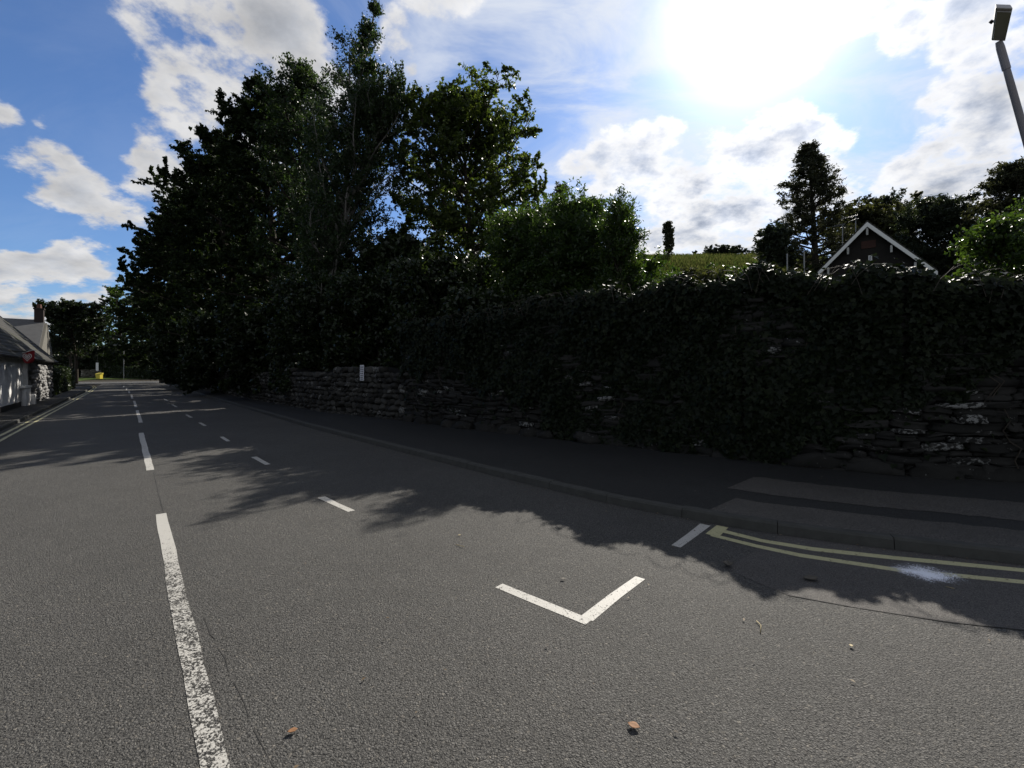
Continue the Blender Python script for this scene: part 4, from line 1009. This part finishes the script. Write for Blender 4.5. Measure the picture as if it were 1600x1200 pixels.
# ------------------------------------------------------------------ street lamp at the right
def street_lamp():
    Y = 6.05; tip = at(1562.5, 72, Y); k1 = at(1600, 205, Y); d = (k1 - tip).normalized(); q = tip + d * 2.15
    e = empty('street_lamp', Vector((q.x + .12, Y, .1)), 'grey street lamp with a bent column leaning in at the top right', 'street lamp')
    pts = [Vector((q.x + .12, Y, .05)), Vector((q.x + .12, Y, 2.2)), Vector((q.x + .11, Y, q.z - .8)), Vector((q.x + .06, Y, q.z - .3)), q + d * -.05, tip + d * .5, tip + d * .02]
    c = MB(); c.tube(pts, [.07, .062, .052, .048, .043, .038, .034], 14); col = c.build('column', simple('lamp_column', (.20, .185, .19), .55, .4, .15), smooth=True)
    sl = MB(); sl.tube([tip + d * .32, tip + d * .02, tip - d * .06], [.043, .042, .034], 12); slv = sl.build('sleeve', simple('lamp_sleeve', (.24, .225, .23), .5, .4))
    # the head: a tapered tray, seen from underneath, tilted along the arm
    pix = [(1549, 64), (1571, 65), (1583, 13), (1556, 12)]
    yo = [6.05, 6.05, 5.62, 5.62]
    und = [at(u, v, yy) for (u, v), yy in zip(pix, yo)]
    cx = sum(und, Vector()) / 4
    nrm = (und[1] - und[0]).cross(und[3] - und[0]).normalized()
    if nrm.z < 0: nrm = -nrm
    top = [p.lerp(cx, .12) + nrm * .09 for p in und]; h = MB()
    h.add(und + top, [(0, 1, 2, 3), (7, 6, 5, 4), (0, 4, 5, 1), (1, 5, 6, 2), (2, 6, 7, 3), (3, 7, 4, 0)]); head = h.build('lamp_head', simple('lamp_grey', (.42, .41, .40), .5, .4, .1), bevel=.012)
    ln = MB(); g_ = [p.lerp(cx, .16) - nrm * .006 for p in und]; ln.add(g_ + [p - nrm * .012 for p in g_], [(0, 1, 2, 3), (7, 6, 5, 4), (0, 4, 5, 1), (1, 5, 6, 2), (2, 6, 7, 3), (3, 7, 4, 0)]); lens = ln.build('lens', simple('lamp_lens', (.34, .33, .32), .25, .5, .1))
    ns = MB(); p = und[0].lerp(und[3], .45) + nrm * .06; ns.tube([p, p + Vector((-.03, 0, .02))], .02, 8); cell = ns.build('photocell', M_DARKW)
    adopt(e, col, slv, head, cell); lens.data.transform(Matrix.Translation(-e.location)); lens.parent = head
street_lamp()

# ------------------------------------------------------------------ litter on the road
def dead_leaf(u, v, size, m, label, rot, curl=.16, group='fallen leaves on the road'):
    p = gnd(u, v); rnd = random.Random(int(u)); V = []; Fc = []; k = 6
    for i in range(k + 1):
        f = i / k; w = math.sin(math.pi * min(1, f * .95 + .04)) * .34 * (1 + .15 * rnd.uniform(-1, 1)); z = curl * (f - .5) ** 2
        for j, x in enumerate((-1, -.5, 0, .5, 1)): V.append(((f - .5) * size, x * w * size, size * (z + curl * .8 * abs(x) ** 2 * w + .03 * rnd.uniform(0, 1)) + .008))
    for i in range(k):
        for j in range(4): a = i * 5 + j; Fc.append((a, a + 1, a + 6, a + 5))
    o = newmesh('fallen_leaf', V, Fc, m, smooth=True); o.location = (p.x, p.y, .004); o.rotation_euler = (0, 0, rot)
    s = o.modifiers.new('thick', 'SOLIDIFY'); s.thickness = .0015
    tag(o, label, 'leaf', group)
M_DL = simple('dead_leaf', (.20, .10, .045), .7, .3, .4, 40); M_DL2 = simple('pale_leaf', (.33, .27, .15), .7, .3, .3, 40); M_DL3 = simple('dark_leaf_litter', (.06, .05, .035), .6, .35, .4, 40)
dead_leaf(457, 1146, .042, M_DL, 'curled brown leaf right of the worn centre dash', .5)
dead_leaf(990, 1138, .055, M_DL, 'brown leaf lying on the open tarmac below the bay corner', 2.6)
dead_leaf(1267, 906, .12, M_DL3, 'large dark curled leaf in the shade near the yellow lines', .1)
dead_leaf(1137, 885, .11, M_DL3, 'dark crumpled leaf in the shade below the white tick', 1.2, .6)
dead_leaf(718, 838, .03, M_DL2, 'tiny pale leaf left of the bay corner', .4)
dead_leaf(880, 907, .04, M_DL3, 'thin dark leaf inside the bay corner', -.3, .2)
dead_leaf(1330, 1012, .03, M_DL2, 'tiny pale leaf on the sunlit tarmac at the right', 1.0)
def twig(pts, label):
    P = [gnd(*q) for q in pts]; m_ = MB(); m_.tube([Vector((q.x, q.y, .008 + .004 * (i % 2))) for i, q in enumerate(P)], .003, 6); o = m_.build('twig', M_DL2, smooth=True); tag(o, label, 'twig', 'twigs on the road')
twig([(1182, 972), (1189, 980), (1188, 990)], 'small pale hooked twig on the sunlit tarmac')
twig([(712, 852), (725, 856)], 'short twig left of the bay corner mark')
twig([(1478, 918), (1491, 922)], 'pale twig beside the bluish-white patch')
def litter():
    rg = np.random.default_rng(4); C = []
    for _ in range(520):
        s = rg.uniform(-1, 14); k = kerb_n(s); n = k - abs(rg.normal(0, .22)) - .02 if rg.random() < .6 else rg.uniform(.5, k - .1)
        p = sn(s, n); C.append((p.x, p.y, .012))
    for _ in range(420):
        s = rg.uniform(-1, 14); n = rg.uniform(kerb_n(s) + .15, wall_n(s) - .15) if rg.random() < .35 else wall_n(s) - .15 - abs(rg.normal(0, .2)); p = sn(s, n); C.append((p.x, p.y, pz(s, n) + .012))
    global rng
    rng = np.random.default_rng(2); C = np.array(C)
    V, Q = leaf_quads(C, rng.uniform(.008, .032, len(C)), .5, nrm=np.array([0, 0, 1.0]), nw=.85)
    m, t, out = mat('leaf_litter'); ri = t.n('ShaderNodeNewGeometry').outputs['Random Per Island']
    t.t.links.new(principled(t, t.ramp(ri, [(0, (.03, .025, .018)), (.6, (.12, .08, .04)), (1, (.24, .21, .15))]), .7, .3), out.inputs[0])
    tag(npmesh('leaf_litter', V, Q, m), 'scattered dead leaves and grit along the gutter and pavement', 'litter', kind='stuff')
litter()
